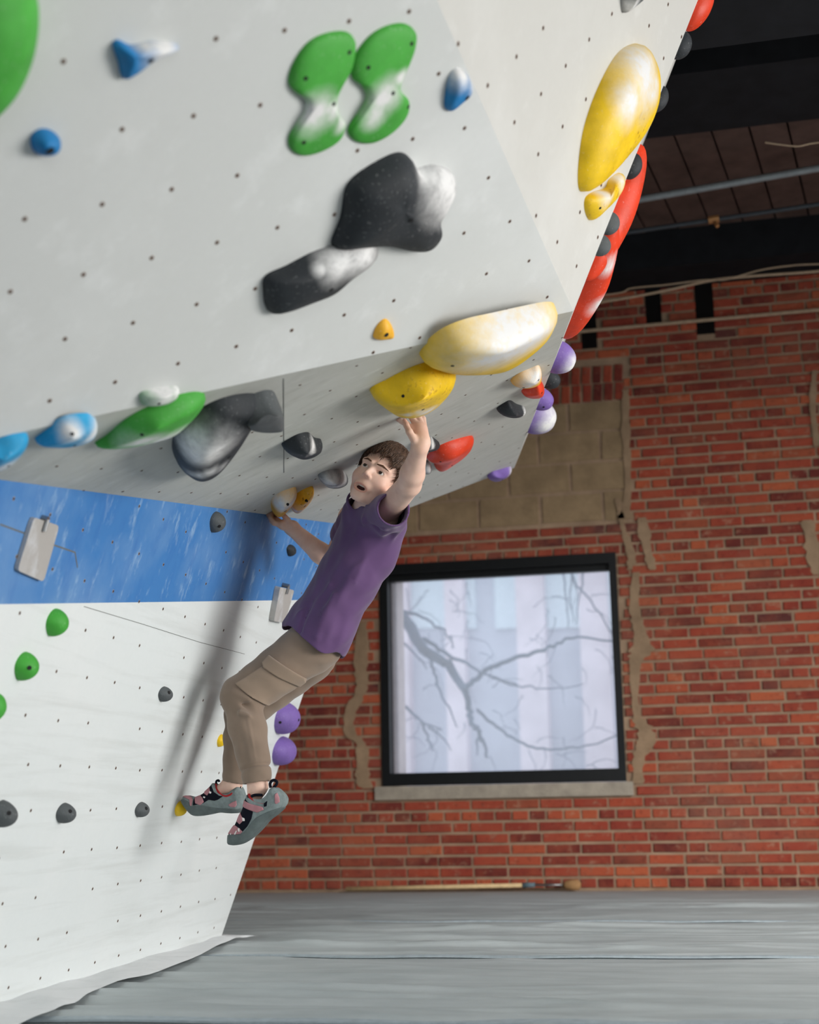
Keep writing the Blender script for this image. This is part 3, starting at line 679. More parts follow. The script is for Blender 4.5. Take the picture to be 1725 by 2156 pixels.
# roof
H_('largest yellow roof hold, whitened with chalk, against the lip', 'P2', [(898, 776), (915, 755), (950, 728), (1000, 708), (1060, 694), (1120, 680), (1165, 671), (1183, 674), (1180, 690), (1160, 720), (1120, 755), (1080, 780), (1040, 793), (960, 796), (912, 787)], .10, 'yellow', apex=(1060, 745), chalk=[(1090, 718, .175), (1050, 752, .11), (1125, 705, .14)], worn=[(985, 785, .08)], bolts=[(953, 770)], grp=g_roof, k=.45, prof=3, bolt_r=.005)
H_('yellow roof hold gripped by the raised hand', 'P2', [(793, 850), (830, 829), (880, 804), (925, 791), (967, 795), (960, 820), (935, 850), (897, 875), (862, 885), (832, 881), (808, 866)], .10, 'yellow', apex=(885, 845), chalk=[(905, 865, .04), (870, 872, .035)], worn=[(900, 850, .08), (930, 840, .06)], bolts=[(849, 834), (891, 862)], grp=g_roof, k=.45, prof=3, bolt_r=.0045)
H_('small chalk whitened yellow hold near the far roof edge', 'P2', [(1083, 818), (1100, 804), (1125, 793), (1143, 787), (1146, 800), (1142, 814), (1120, 824), (1095, 825)], .05, 'orange', apex=(1125, 808), chalk=[(1130, 804, .06), (1112, 815, .03)], bolts=[(1134, 800), (1103, 816)], grp=g_roof, k=.6, bolt_r=.004)
H_('small red hold right under the whitened yellow one', 'P2', [(1105, 838), (1120, 825), (1138, 813), (1150, 822), (1149, 836), (1138, 844), (1115, 845)], .045, 'red', apex=(1136, 832), bolts=[(1141, 827)], grp=g_roof, k=.6, bolt_r=.004)
H_('dark green black hook hold alone near the far roof edge', 'P2', [(1053, 877), (1068, 865), (1082, 859), (1095, 866), (1112, 872), (1108, 880), (1090, 885), (1070, 884)], .05, 'black', apex=(1088, 876), chalk=[(1106, 870, .03)], grp=g_roof, k=.6)
H_('red wedge hold right of the raised arm', 'P2', [(905, 978), (918, 962), (945, 948), (975, 938), (1002, 933), (998, 950), (980, 968), (955, 985), (932, 1000), (922, 996), (919, 982)], .06, 'red', apex=(955, 968), chalk=[(975, 972, .04), (945, 988, .04)], bolts=[(928, 972), (952, 980)], grp=g_roof, k=.5, bolt_r=.004)
H_('pale chalked grey hold half hidden behind the raised wrist', 'P2', [(888, 955), (895, 935), (910, 931), (930, 944), (928, 950), (908, 957)], .045, 'black', apex=(908, 945), chalk=[(912, 934, .03), (925, 945, .02)], grp=g_roof, k=.6)
H_('small whitened stub hold peeking out behind the forearm', 'P2', [(890, 1000), (892, 985), (905, 978), (912, 990), (906, 1000)], .03, 'grey', chalk=[(902, 990, .06)], grp=g_roof, k=.6)
H_('black roof hold with white thumb end, left of the head', 'P2', [(603, 959), (620, 947), (640, 937), (660, 934), (672, 944), (686, 948), (684, 961), (668, 970), (640, 976), (618, 970)], .06, 'black', apex=(646, 957), chalk=[(677, 953, .06), (660, 938, .03)], grp=g_roof, k=.6, lump=.08)
H_('grey roof hold frosted with chalk, touching distance from the face', 'P2', [(677, 1019), (688, 1010), (705, 1006), (725, 1005), (738, 1017), (735, 1028), (715, 1035), (692, 1034)], .05, 'black', apex=(708, 1020), chalk=[(722, 1014, .075), (705, 1014, .05)], grp=g_roof, k=.6)
H_('whitened yellow egg hold held by the lower hand', 'P2', [(578, 1086), (579, 1066), (595, 1053), (615, 1045), (630, 1042), (626, 1058), (612, 1076), (596, 1092), (585, 1095)], .055, 'orange', apex=(600, 1069), chalk=[(596, 1072, .07)], worn=[(606, 1064, .04)], bolts=[(606, 1062), (601, 1076)], grp=g_roof, k=.5, bolt_r=.005)
H_('plain yellow egg hold next to the gripped white one', 'P2', [(618, 1080), (620, 1062), (635, 1050), (652, 1041), (665, 1038), (662, 1052), (648, 1070), (634, 1084), (624, 1087)], .05, 'orange', apex=(640, 1062), chalk=[(628, 1078, .035)], worn=[(645, 1060, .05)], bolts=[(645, 1054), (642, 1066)], grp=g_roof, k=.5, bolt_r=.005)
H_('long green leaf shaped hold under the roof lip', 'P2', [(210, 957), (235, 938), (275, 905), (320, 880), (375, 861), (425, 850), (441, 853), (432, 872), (405, 900), (375, 925), (330, 940), (270, 953)], .055, 'green', apex=(335, 905), chalk=[(390, 905, .07), (345, 925, .06), (300, 930, .05)], bolts=[(363, 926), (299, 915)], grp=g_roof, k=.5, bolt_r=.0045)
H_('blue oval hold with white tip, at the roof lip', 'P2', [(82, 946), (105, 928), (140, 906), (175, 898), (205, 899), (212, 912), (205, 930), (180, 942), (140, 950), (100, 950)], .05, 'sky', apex=(155, 925), chalk=[(200, 912, .04), (150, 910, .03), (140, 945, .02)], bolts=[(158, 938), (152, 914)], grp=g_roof, k=.5, bolt_r=.004)
H_('blue hold cut off by the left picture edge', 'P2', [(-40, 985), (-30, 958), (0, 948), (35, 937), (66, 935), (58, 955), (35, 980), (5, 998), (-25, 1005)], .05, 'sky', apex=(10, 968), chalk=[(8, 985, .04)], bolts=[(18, 981)], grp=g_roof, k=.5, bolt_r=.004)
# lower panel
def P1hold(label, base, a, b, Hh, mat, tilt=0., chalk=(), bolts=(), grp=g_low, prof=2.2, shift=0., pointy=.35, **kw):
    """hold on the lower wall: base = pixel of its centre, a/b = half length along / across the wall (m)"""
    c = hit(base, n1, p1); pts = []
    for k in range(14):
        t = k*2*math.pi/14; x_ = a*math.cos(t); z_ = b*math.sin(t)
        if z_ < 0: x_ *= 1-pointy*(-z_/b)**1.5
        pts.append(c+u1*(x_*math.cos(tilt)-z_*math.sin(tilt))+v1*(x_*math.sin(tilt)+z_*math.cos(tilt)))
    return dome('climbing_hold', label, grp, pts, n1, p1, Hh, HM[mat], c+v1*shift, prof=prof, chalk=chalk, bolts=bolts, **kw)
P1hold('upper bright green hold on the white panel', (112, 1310), .040, .036, .040, 'green')
P1hold('lower bright green hold with a bolt hole on the white panel', (47, 1402), .040, .036, .042, 'green', bolts=[(62, 1406)])
P1hold('sliver of a green hold at the left picture edge', (-14, 1490), .034, .036, .03, 'green')
P1hold('chalky grey pocket hold on the blue band', (452, 1099), .045, .034, .036, 'grey', chalk=[(470, 1083, .03)], bolts=[(462, 1108)])
P1hold('small dark hold on the blue band behind the forearm', (611, 1159), .05, .022, .022, 'black')
P1hold('grey pocket hold left of the bent knee', (343, 1461), .040, .024, .032, 'grey', bolts=[(356, 1458)])
P1hold('larger grey hold cut off by the left picture edge', (-2, 1712), .036, .034, .05, 'grey', bolts=[(19, 1712)])
P1hold('grey pocket hold in the low row, near the left picture edge', (131, 1711), .040, .028, .04, 'grey', bolts=[(148, 1708)])
P1hold('grey pocket hold in the low row, nearer the shoes', (294, 1704), .040, .024, .032, 'grey', bolts=[(308, 1702)])
P1hold('small yellow chip hold above the climbing shoes', (463, 1559), .030, .023, .022, 'yellow')
P1hold('small yellow foothold under the rear shoe toe', (376, 1702), .035, .026, .030, 'yellow')
def P1big(label, px, a, b, Hh, mat, grp, **kw): return P1hold(label, px, a, b, Hh, mat, grp=grp, **kw)
P1big('upper purple ball hold on the wall edge behind the knee', (594, 1511), .10, .066, .075, 'purple', g_low, prof=2.4, pointy=.1, bolts=[(590, 1521), (629, 1516)], bolt_r=.006)
P1big('lower purple ball hold on the wall edge behind the knee', (589, 1580), .10, .060, .070, 'purple', g_low, prof=2.4, pointy=.1)
# far edge: holds on the face that turns away
ed = nrm(RT-C); e2d = nrm(E_-C); w5 = nrm(np.cross(n5, ed)); w5 = w5 if w5[1] > 0 else -w5
def edge_pt(px, py):
    """point of the far edge nearest to the pixel row py"""
    best = None
    for a_, b_ in ((C, RTx), (C, E_)):
        for t in np.linspace(0, 1, 400):
            q = a_+(b_-a_)*t; d_ = abs(proj(q)[1]-py)
            if best is None or d_ < best[0]: best = (d_, q)
    return best[1]
def edge_hold(label, ya, yb, Hh, mat, wid, depth=0., chalk=(), bolts=(), prof=2.2, **kw):
    A = edge_pt(0, ya); B = edge_pt(0, yb); ax = nrm(B-A); L = np.linalg.norm(B-A)/2
    inw = nrm(np.cross(n5, ax)); inw = inw if inw[1] > 0 else -inw
    c = (A+B)/2+inw*(wid+depth); pts = []
    for k in range(16):
        t = k*2*math.pi/16; pts.append(c+ax*L*math.copysign(abs(math.cos(t))**.8, math.cos(t))+inw*wid*math.sin(t))
    return dome('climbing_hold', label, g_edge, pts, n5, C, Hh, HM[mat], None, prof=prof, chalk=chalk, bolts=bolts, **kw)
edge_hold('red hold at the very top of the far edge', -70, 34, .050, 'red', .06)
edge_hold('dark hold on the far edge just below the top red one', 55, 106, .036, 'black', .035, chalk=[(1455, 70, .02)])
edge_hold('dark hold on the far edge behind the long yellow hold', 172, 222, .030, 'black', .03)
edge_hold('upper long red hold curving along the far edge', 248, 540, .066, 'red', .08, depth=.075, chalk=[(1380, 330, .03), (1352, 430, .03)], prof=2.4)
edge_hold('dark hold on the upper red hold, behind the yellow tip', 314, 364, .032, 'black', .03)
edge_hold('upper dark hold of the pair between the two red holds', 440, 484, .034, 'grey', .025)
edge_hold('lower dark hold of the pair between the two red holds', 488, 528, .034, 'grey', .025)
edge_hold('lower long red hold curving down the far edge', 500, 748, .072, 'red', .07, depth=.02, chalk=[(1285, 560, .035), (1262, 640, .04), (1230, 710, .04)], prof=2.4)
def edge_ball(label, row, r, Hh, mat, **kw):
    q = edge_pt(0, row+r*560); ax = e2d; inw = nrm(np.cross(n5, ax)); inw = inw if inw[2] > 0 else -inw; c = q+inw*r
    pts = [c+ax*r*1.2*math.cos(k*math.pi/8)+inw*r*math.sin(k*math.pi/8) for k in range(16)]
    return dome('climbing_hold', label, g_edge, pts, n5, C, Hh, HM[mat], None, **kw)
edge_ball('purple hold whitened with chalk below the red holds', 752, .055, .068, 'purple', chalk=[(1215, 745, .05), (1208, 770, .04)])
edge_ball('chalky dark hold at the corner below the red holds', 797, .034, .046, 'black', chalk=[(1185, 783, .025)])
edge_ball('smooth purple ball hold on the roof edge', 838, .042, .052, 'purple', bolts=[(1145, 857)], bolt_r=.004)
edge_ball('big chalk whitened purple ball under the smooth purple one', 868, .075, .092, 'purple', chalk=[(1168, 885, .07), (1155, 898, .05), (1172, 860, .05)])
P2e = hit((1058, 1003), n2, C)
H_('little purple hold at the far bottom corner of the roof', 'P2', [(1030, 1012), (1040, 1003), (1060, 997), (1080, 992), (1076, 1002), (1060, 1012), (1042, 1018)], .045, 'purple', apex=(1060, 1006), chalk=[(1076, 995, .03)], bolts=[(1058, 1010)], k=.5, grp=g_edge, bolt_r=.004)
# big black bottle shaped roof hold with a foot block
bh = H_('black bottle shaped roof hold with a chalky round end', 'P2', [(380, 960), (390, 935), (430, 905), (480, 880), (530, 868), (560, 872), (540, 905), (515, 945), (480, 990), (450, 1016), (420, 1024), (390, 1008), (379, 985)], .10, 'black', apex=(440, 965), chalk=[(418, 960, .085), (412, 938, .06), (462, 945, .02), (440, 998, .05)], bolts=[(483, 962)], k=.5, prof=3, grp=g_roof)
PLt = {'bottle': None}
b2 = [(503, 872), (520, 862), (545, 852), (573, 844), (590, 852), (593, 885), (580, 893), (540, 893), (510, 885)]
nn, pp = PL['P2']
cap_ = dome('hold_cap', 'bottle cap', None, [hit(q, nn, pp+nn*.03) for q in b2], nn, pp, .085, HM['grey'], hit((560, 868), nn, pp+nn*.085), prof=6, top=3)
cap_.location = cap_.location-bh.location; cap_.parent = bh
# grey wooden plates hung on the lower wall
M_PLATE = paint('worn grey plate', (178, 174, 170), (228, 232, 238), ((3, 3, 3), (0, 0, 0)), .8, (150, 142, 134), .5)
def plate(label, pxs, th, hook):
    pts = [hit(q, n1, p1+n1*th) for q in pxs]; c = np.mean(pts, 0); r_ = []
    m = len(pts)
    for i in range(m):
        a_, b_, d_ = pts[i-1], pts[i], pts[(i+1) % m]
        for t in (0, .5, 1):
            k_ = .012; s_ = b_+nrm(a_-b_)*k_; e_ = b_+nrm(d_-b_)*k_; r_.append((1-t)**2*s_+2*t*(1-t)*b_+t*t*e_-c)
    o = None; mb = MB(); nn_ = np.cross(r_[3]-r_[0], r_[6]-r_[0]); rr_ = r_ if nn_ @ n1 > 0 else r_[::-1]
    mb.prism(rr_, -n1*(th-.001)); o = mb.build('wall_plate', M_PLATE); o.location = V(c); tag(o, label, 'plate')
    q = hit(hook, n1, p1+n1*th)-c; mb = MB(); mb.tube([q-n1*th, q+n1*.006], .008, 8); mb.tube([q+n1*.004, q+n1*.004-v1*.03], .006, 8); mb.build('hook', M_STEEL, o)
plate('grey chalk smeared plate hanging on the blue band', [(72, 1089), (125, 1107), (92, 1225), (37, 1201)], .012, (97, 1093))
plate('grey plate partly hidden behind the purple shirt', [(590, 1236), (620, 1243), (600, 1312), (577, 1308)], .022, (606, 1234))
# ------------------------------------------------------------------ smooth solids (signed distance -> surface nets)
def sdf_mesh(fn, lo, hi, h, blk=10):
    lo = np.asarray(lo, float); hi = np.asarray(hi, float); nb = np.ceil((hi-lo)/(h*blk)).astype(int)
    g = np.stack(np.meshgrid(*[np.arange(k) for k in nb], indexing='ij'), -1).reshape(-1, 3)
    d = fn(lo+(g+.5)*h*blk); g = g[np.abs(d) < h*blk*1.15]
    ar = np.arange(blk+1); loc = np.stack(np.meshgrid(ar, ar, ar, indexing='ij'), -1).reshape(-1, 3)
    NG = nb*blk+2
    def key(ijk): return (ijk[..., 0]*NG[1]+ijk[..., 1])*NG[2]+ijk[..., 2]
    CK, CV, EQ = [], [], []
    corner = np.array([[a, b, c] for a in (0, 1) for b in (0, 1) for c in (0, 1)])
    edges = [(a, b) for a in range(8) for b in range(a+1, 8) if np.abs(corner[a]-corner[b]).sum() == 1]
    for s0 in range(0, len(g), 160):
        gb = g[s0:s0+160]; ijk = gb[:, None]*blk+loc[None]
        val = fn((lo+ijk*h).reshape(-1, 3)).reshape(len(gb), blk+1, blk+1, blk+1)
        neg = val < 0
        cs = np.stack([val[:, a:a+blk, b:b+blk, c:c+blk] for a, b, c in corner], -1); cn = cs < 0
        act = np.argwhere(cn.any(-1) & ~cn.all(-1))
        if len(act) == 0: continue
        cv = cs[act[:, 0], act[:, 1], act[:, 2], act[:, 3]]; num = np.zeros((len(act), 3)); cnt = np.zeros(len(act))
        for a, b in edges:
            m = (cv[:, a] < 0) != (cv[:, b] < 0); t = cv[:, a]/np.where(np.abs(cv[:, a]-cv[:, b]) < 1e-12, 1, cv[:, a]-cv[:, b])
            num[m] += corner[a]+(corner[b]-corner[a])*t[m, None]; cnt[m] += 1
        cell = gb[act[:, 0]]*blk+act[:, 1:]
        CK.append(key(cell)); CV.append(lo+(cell+num/cnt[:, None])*h)
        for ax in range(3):
            sl0 = [slice(None), slice(0, blk), slice(0, blk), slice(0, blk)]; sl1 = list(sl0); sl1[ax+1] = slice(1, blk+1)
            n0 = neg[tuple(sl0)]; n1_ = neg[tuple(sl1)]; e = np.argwhere(n0 != n1_)
            if len(e) == 0: continue
            base = gb[e[:, 0]]*blk+e[:, 1:]; sg = n0[e[:, 0], e[:, 1], e[:, 2], e[:, 3]]
            o1 = np.zeros(3, int); o2 = np.zeros(3, int); o1[(ax+1) % 3] = 1; o2[(ax+2) % 3] = 1
            q = np.stack([key(base-o1-o2), key(base-o2), key(base), key(base-o1)], 1)
            q[~sg] = q[~sg][:, ::-1]; EQ.append(np.c_[q, ])
    ck = np.concatenate(CK); cv = np.concatenate(CV); ck, ix = np.unique(ck, return_index=True); cv = cv[ix]
    eq = np.unique(np.concatenate(EQ), axis=0); pos = np.searchsorted(ck, eq); pos = np.clip(pos, 0, len(ck)-1)
    ok = (ck[pos] == eq).all(1); return cv, pos[ok]
def sdf_obj(name, fn, lo, hi, h, mat, parent=None, origin=None):
    v, f = sdf_mesh(fn, lo, hi, h)
    if origin is not None: v = v-np.asarray(origin)
    me = bpy.data.meshes.new(name); me.vertices.add(len(v)); me.vertices.foreach_set('co', v.astype(np.float32).ravel())
    me.loops.add(len(f)*4); me.loops.foreach_set('vertex_index', f.astype(np.int32).ravel())
    me.polygons.add(len(f)); me.polygons.foreach_set('loop_start', np.arange(0, len(f)*4, 4, dtype=np.int32))
    me.update(calc_edges=True); me.validate()
    o = link(name, me, mat, parent, True)
    return o
def cone(P, a, b, ra, rb, side=None, k=1.):
    """rounded cone from a to b; side/k flattens it so that it is k times as wide along side"""
    a = np.asarray(a, float); b = np.asarray(b, float); ab = b-a; t = np.clip(((P-a) @ ab)/(ab @ ab), 0, 1)
    q = P-a-t[:, None]*ab
    if side is not None:
        s = nrm(side); c = q @ s; q = q-np.outer(c*(1-1/k), s)
    return np.sqrt((q*q).sum(1))-(ra+(rb-ra)*t)
def ball(P, c, r): return np.sqrt(((P-np.asarray(c))**2).sum(1))-r
def elli(P, c, r):
    r = np.asarray(r, float); q = P-np.asarray(c); k0 = np.sqrt(((q/r)**2).sum(1)); k1 = np.sqrt(((q/r**2)**2).sum(1))
    return np.where(k1 > 1e-9, k0*(k0-1)/np.maximum(k1, 1e-9), -r.min())
def smin(a, b, k):
    h = np.clip(.5+.5*(b-a)/k, 0, 1); return b+(a-b)*h-k*h*(1-h)
def smax(a, b, k): return -smin(-a, -b, k)
def poly2(X, Z, poly):
    p = np.asarray(poly, float); d = np.full(len(X), 1e9); s = np.ones(len(X)); m = len(p)
    for i in range(m):
        a = p[i]; b = p[i-1]; e = b-a; wx = X-a[0]; wz = Z-a[1]
        t = np.clip((wx*e[0]+wz*e[1])/(e @ e), 0, 1); dx = wx-e[0]*t; dz = wz-e[1]*t; d = np.minimum(d, dx*dx+dz*dz)
        c1 = Z >= a[1]; c2 = Z < b[1]; c3 = e[0]*wz > e[1]*wx; flip = (c1 & c2 & c3) | (~c1 & ~c2 & ~c3); s = np.where(flip, -s, s)
    return s*np.sqrt(d)
def xz(pts, Y): return [(lambda p: (p[0], p[2]))(at(x, y, Y)) for x, y in pts]
# ------------------------------------------------------------------ the climber
def skin_mat():
    t = NT('skin'); v = t.coord(); nz = t.noise(v, 22, 4); c = t.ramp(nz, [(.3, lin((226, 184, 164))), (.7, lin((240, 204, 186)))])
    a = t.n('ShaderNodeAttribute', attribute_name='flush'); c = t.mix(a.outputs['Fac'], c, lin((206, 118, 98)))
    t.col(c); t.set(.5, .4); t.p.inputs['Subsurface Weight'].default_value = .12; t.p.inputs['Subsurface Radius'].default_value = (.012, .005, .003); t.p.inputs['Subsurface Scale'].default_value = 1
    t.bump(t.noise(v, 400, 2), .06, .001); return t.m
M_SKIN = skin_mat()
def cloth(name, c, fine=900, var=.1):
    t = NT(name); v = t.coord(); nz = t.noise(v, 9, 5); c0 = lin(c)
    t.col(t.ramp(nz, [(.3, tuple(x*(1-var) for x in c0[:3])), (.7, tuple(x*(1+var) for x in c0[:3]))])); t.set(.95, .15)
    t.p.inputs['Sheen Weight'].default_value = .25; t.p.inputs['Sheen Roughness'].default_value = .5
    t.bump(t.noise(v, fine, 2), .25, .0008); return t.m
M_SHIRT = cloth('purple jersey', (100, 74, 114)); M_TROUS = cloth('khaki fleece', (138, 120, 105)); M_POCKET = cloth('khaki twill', (150, 131, 114))
K = at
# joints (picture position and distance from the camera plane)
shL = K(806, 1084, 4.47); elL = K(862, 1020, 4.24); wrL = K(884, 944, 4.12)
shR = K(742, 1092, 4.72); elR = K(700, 1186, 4.86); wrR = K(614, 1112, 4.74)
chest = K(778, 1110, 4.59); waist = K(712, 1255, 4.58); pelv = K(668, 1345, 4.58); neck0 = K(776, 1078, 4.56)
hipL = K(655, 1362, 4.55); knL = K(502, 1466, 4.46); anL = K(543, 1655, 4.42)
hipR = K(660, 1362, 4.68); knR = K(508, 1492, 4.66); anR = K(490, 1650, 4.62)
lat = nrm(shR-shL)                       # towards his right
# head frame
hc_dir = nrm(OFF-K(800, 990, 4.44)); rimg = R[:, 0]; uimg = np.cross(rimg, -hc_dir); uimg = nrm(uimg); rimg = nrm(np.cross(-hc_dir, uimg))
yw, pt, rl = math.radians(24), math.radians(11), math.radians(27)
f0 = hc_dir*math.cos(yw)-rimg*math.sin(yw); x0 = -(rimg*math.cos(yw)+hc_dir*math.sin(yw))
f1 = f0*math.cos(pt)+uimg*math.sin(pt); up1 = uimg*math.cos(pt)-f0*math.sin(pt)
def rollv(v):
    a = hc_dir; c, s = math.cos(-rl), math.sin(-rl); return v*c+np.cross(a, v)*s+a*(a @ v)*(1-c)
HF, HX, HU = rollv(f1), rollv(x0), rollv(up1)
HS = 1.0
HB = np.stack([HX, HF, HU], 1)
eye_mid = K(785, 987.5, 4.36)
HC = eye_mid-HB @ np.array([0, .078, 0])*HS
def hl_(P): return ((P-HC) @ HB)/HS
def hw(p): return HC+HB @ np.asarray(p, float)*HS
EYE = [(.0305, .066, 0.), (-.0305, .066, 0.)]
def head_sdf(P):
    L = hl_(P); X = L.copy(); X[:, 0] = np.abs(X[:, 0])
    d = elli(L, (0, -.016, .030), (.073, .094, .086))
    d = smin(d, elli(L, (0, .028, -.028), (.060, .062, .080)), .025)
    d = smin(d, cone(X, (.046, .0, -.055), (.012, .066, -.096), .022, .016), .022)
    d = smin(d, elli(L, (0, .070, -.100), (.020, .016, .014)), .014)
    d = smin(d, ball(X, (.036, .050, -.034), .027), .016)
    d = smin(d, cone(X, (.012, .084, .016), (.044, .066, .018), .0085, .010), .012)
    d = smax(d, -elli(X, (.0305, .095, .000), (.019, .014, .0110)), .010)
    d = smin(d, elli(X, (.0305, .0650, 0), (.0175, .0152, .0140)), .004)
    d = smax(d, -elli(X, (.0305, .0815, -.0008), (.0165, .0100, .0064)), .0015)
    d = smin(d, cone(L, (0, .083, .006), (0, .103, -.026), .0062, .0088), .010)
    d = smin(d, ball(X, (.0098, .094, -.031), .0068), .006)
    d = smax(d, -ball(X, (.0058, .101, -.0375), .0042), .002)
    d = smin(d, elli(L, (0, .078, -.068), (.029, .016, .021)), .012)
    d = smax(d, -elli(L, (0, .094, -.0735), (.0225, .020, .0090)), .003)
    d = smin(d, smax(elli(X, (.075, -.008, -.012), (.008, .018, .031)), -elli(X, (.084, -.004, -.010), (.005, .010, .020)), .004), .006)
    return d*HS
handL = {}
def fingers(P, chains, k=.004):
    d = None
    for ch in chains:
        for (a, ra), (b, rb) in zip(ch[:-1], ch[1:]):
            c = cone(P, a, b, ra, rb); d = c if d is None else smin(d, c, k)
    return d
# near (left) hand on the big yellow hold: palm, thumb, four fingers curled over the far side
y = 4.10
palmL = [K(886, 930, 4.12), K(884, 902, 4.13)]
chL = [[(K(872, 926, 4.095), .0125), (K(862, 909, 4.085), .0105), (K(856, 896, 4.09), .0088), (K(852, 886, 4.10), .0075)],
       [(K(868, 905, 4.12), .0105), (K(856, 893, 4.125), .0095), (K(846, 887, 4.14), .0085), (K(838, 883, 4.16), .0072)],
       [(K(876, 894, 4.13), .0105), (K(868, 880, 4.15), .0098), (K(860, 872, 4.20), .0088), (K(854, 872, 4.24), .0078)],
       [(K(886, 892, 4.14), .0105), (K(880, 877, 4.165), .0098), (K(873, 868, 4.21), .0088), (K(868, 868, 4.25), .0078)],
       [(K(893, 898, 4.15), .0098), (K(891, 882, 4.175), .0088), (K(886, 873, 4.215), .0078), (K(882, 872, 4.24), .0068)]]
# far (right) hand round the small whitened hold
palmR = [K(616, 1111, 4.735), K(596, 1105, 4.70)]
chR = [[(K(612, 1104, 4.70), .0115), (K(606, 1095, 4.69), .0100), (K(600, 1088, 4.685), .0085), (K(595, 1084, 4.685), .0072)],
       [(K(590, 1105, 4.69), .0100), (K(577, 1101, 4.68), .0092), (K(570, 1090, 4.68), .0082), (K(572, 1080, 4.69), .0070)],
       [(K(588, 1103, 4.70), .0100), (K(573, 1097, 4.69), .0092), (K(566, 1084, 4.69), .0082), (K(570, 1074, 4.70), .0070)],
       [(K(588, 1100, 4.715), .0100), (K(572, 1092, 4.71), .0092), (K(566, 1079, 4.71), .0082), (K(572, 1070, 4.72), .0070)],
       [(K(590, 1098, 4.73), .0090), (K(575, 1088, 4.73), .0080), (K(570, 1078, 4.73), .0072), (K(574, 1070, 4.74), .0062)]]
def local(P, c, r, fn, far=.25):
    m = ((P-c)**2).sum(1) < r*r; d = np.full(len(P), far)
    if m.any(): d[m] = fn(P[m])
    return d
def body_sdf(P):
    d = cone(P, chest, waist, .082, .074, lat, 1.6)
    d = smin(d, cone(P, waist, pelv, .072, .066, lat, 1.3), .04)
    for a, b, c, r in ((shL, elL, wrL, (.046, .037, .0245)), (shR, elR, wrR, (.044, .036, .0245))):
        d = smin(d, cone(P, chest+(a-chest)*.45, a, .055, .047), .04)
        d = smin(d, cone(P, a, b, r[0], r[1]), .025); m = b+(c-b)*.3
        d = smin(d, cone(P, b, m, r[1], r[1]+.001), .012); d = smin(d, cone(P, m, c, r[1]+.001, r[2]), .012)
    for h_, k_, a_ in ((hipL, knL, anL), (hipR, knR, anR)):
        d = smin(d, cone(P, pelv+(h_-pelv)*.5, h_, .06, .06), .03); d = smin(d, cone(P, h_, k_, .056, .038), .02)
        m = k_+(a_-k_)*.35; d = smin(d, cone(P, k_, m, .037, .040), .02); d = smin(d, cone(P, m, a_, .040, .031), .02)
        ft = nrm(np.array([-1., 0, -.55])) if a_ is anR else nrm(np.array([-.35, 0, -1.])); d = smin(d, cone(P, a_, a_+ft*.045, .030, .022), .015)
    nk = hw((0, -.030, -.055)); d = smin(d, cone(P, neck0, nk, .056, .051), .035)
    d = smin(d, local(P, HC, .24, head_sdf), .014)
    return np.minimum(d, 1) if False else hands(P, d)
def hands(P, d):
    m = ((P-palmL[0])**2).sum(1) < .2**2
    if m.any(): d[m] = hand_l(P[m], d[m])
    m = ((P-palmR[0])**2).sum(1) < .2**2
    if m.any(): d[m] = hand_r(P[m], d[m])
    return d
def hand_l(P, d):
    hd = cone(P, wrL, palmL[0], .0235, .026, K(1, 0, 1)-K(0, 0, 1), 1.0)
    hd = smin(hd, cone(P, palmL[0], palmL[1], .0245, .021, nrm(K(888, 935, 4.1)-K(862, 925, 4.1)), 1.25), .012); hd = smin(hd, fingers(P, chL), .008); return smin(d, hd, .012)
def hand_r(P, d):
    hd = cone(P, wrR, palmR[0], .022, .0235); hd = smin(hd, cone(P, palmR[0], palmR[1], .0215, .0185, (0, 1, 0), 1.35), .012); hd = smin(hd, fingers(P, chR), .007); return smin(d, hd, .012)
allp = np.array([shL, elL, wrL, shR, elR, wrR, pelv, hipL, knL, anL, knR, anR, hw((0, 0, .13)), hw((0, -.12, 0)), hw((.1, 0, 0)), palmL[1], chR[1][2][0]])
lo = allp.min(0)-.13; hi = allp.max(0)+.13
pers = sdf_obj('person', body_sdf, lo, hi, .0026, M_SKIN, None, None)
tag(pers, 'climber in a purple t-shirt and khaki trousers hanging from yellow holds, mouth open', 'person')
Vt = np.empty(len(pers.data.vertices)*3, np.float32); pers.data.vertices.foreach_get('co', Vt); Vt = Vt.reshape(-1, 3).astype(float)
Lh = hl_(Vt); Xh = Lh.copy(); Xh[:, 0] = np.abs(Xh[:, 0])
fl_ = np.clip(1-ball(Xh, (.040, .066, -.036), 0)/.032, 0, 1)*.22
fl_ = np.maximum(fl_, np.clip(1-ball(Lh, (0, .104, -.036), 0)/.018, 0, 1)*.25)
lipd = np.abs(elli(Lh, (0, .090, -.0740), (.0245, .03, .0116))); onlip = (Lh[:, 1] > .072) & (Lh[:, 2] < -.055) & (Lh[:, 2] > -.092) & (np.abs(Lh[:, 0]) < .029)
fl_ = np.maximum(fl_, np.where(onlip, np.clip(1.2-lipd/.0032, 0, 1)*.6, 0))
for q in [c[-1][0] for c in chL+chR]: fl_ = np.maximum(fl_, np.clip(1-np.linalg.norm(Vt-q, axis=1)/.03, 0, 1)*.4)
fl_ = np.maximum(fl_, np.clip(1-np.linalg.norm(Vt-palmL[1], axis=1)/.05, 0, 1)*.22)
at_ = pers.data.attributes.new('flush', 'FLOAT', 'POINT'); at_.data.foreach_set('value', fl_.astype(np.float32))
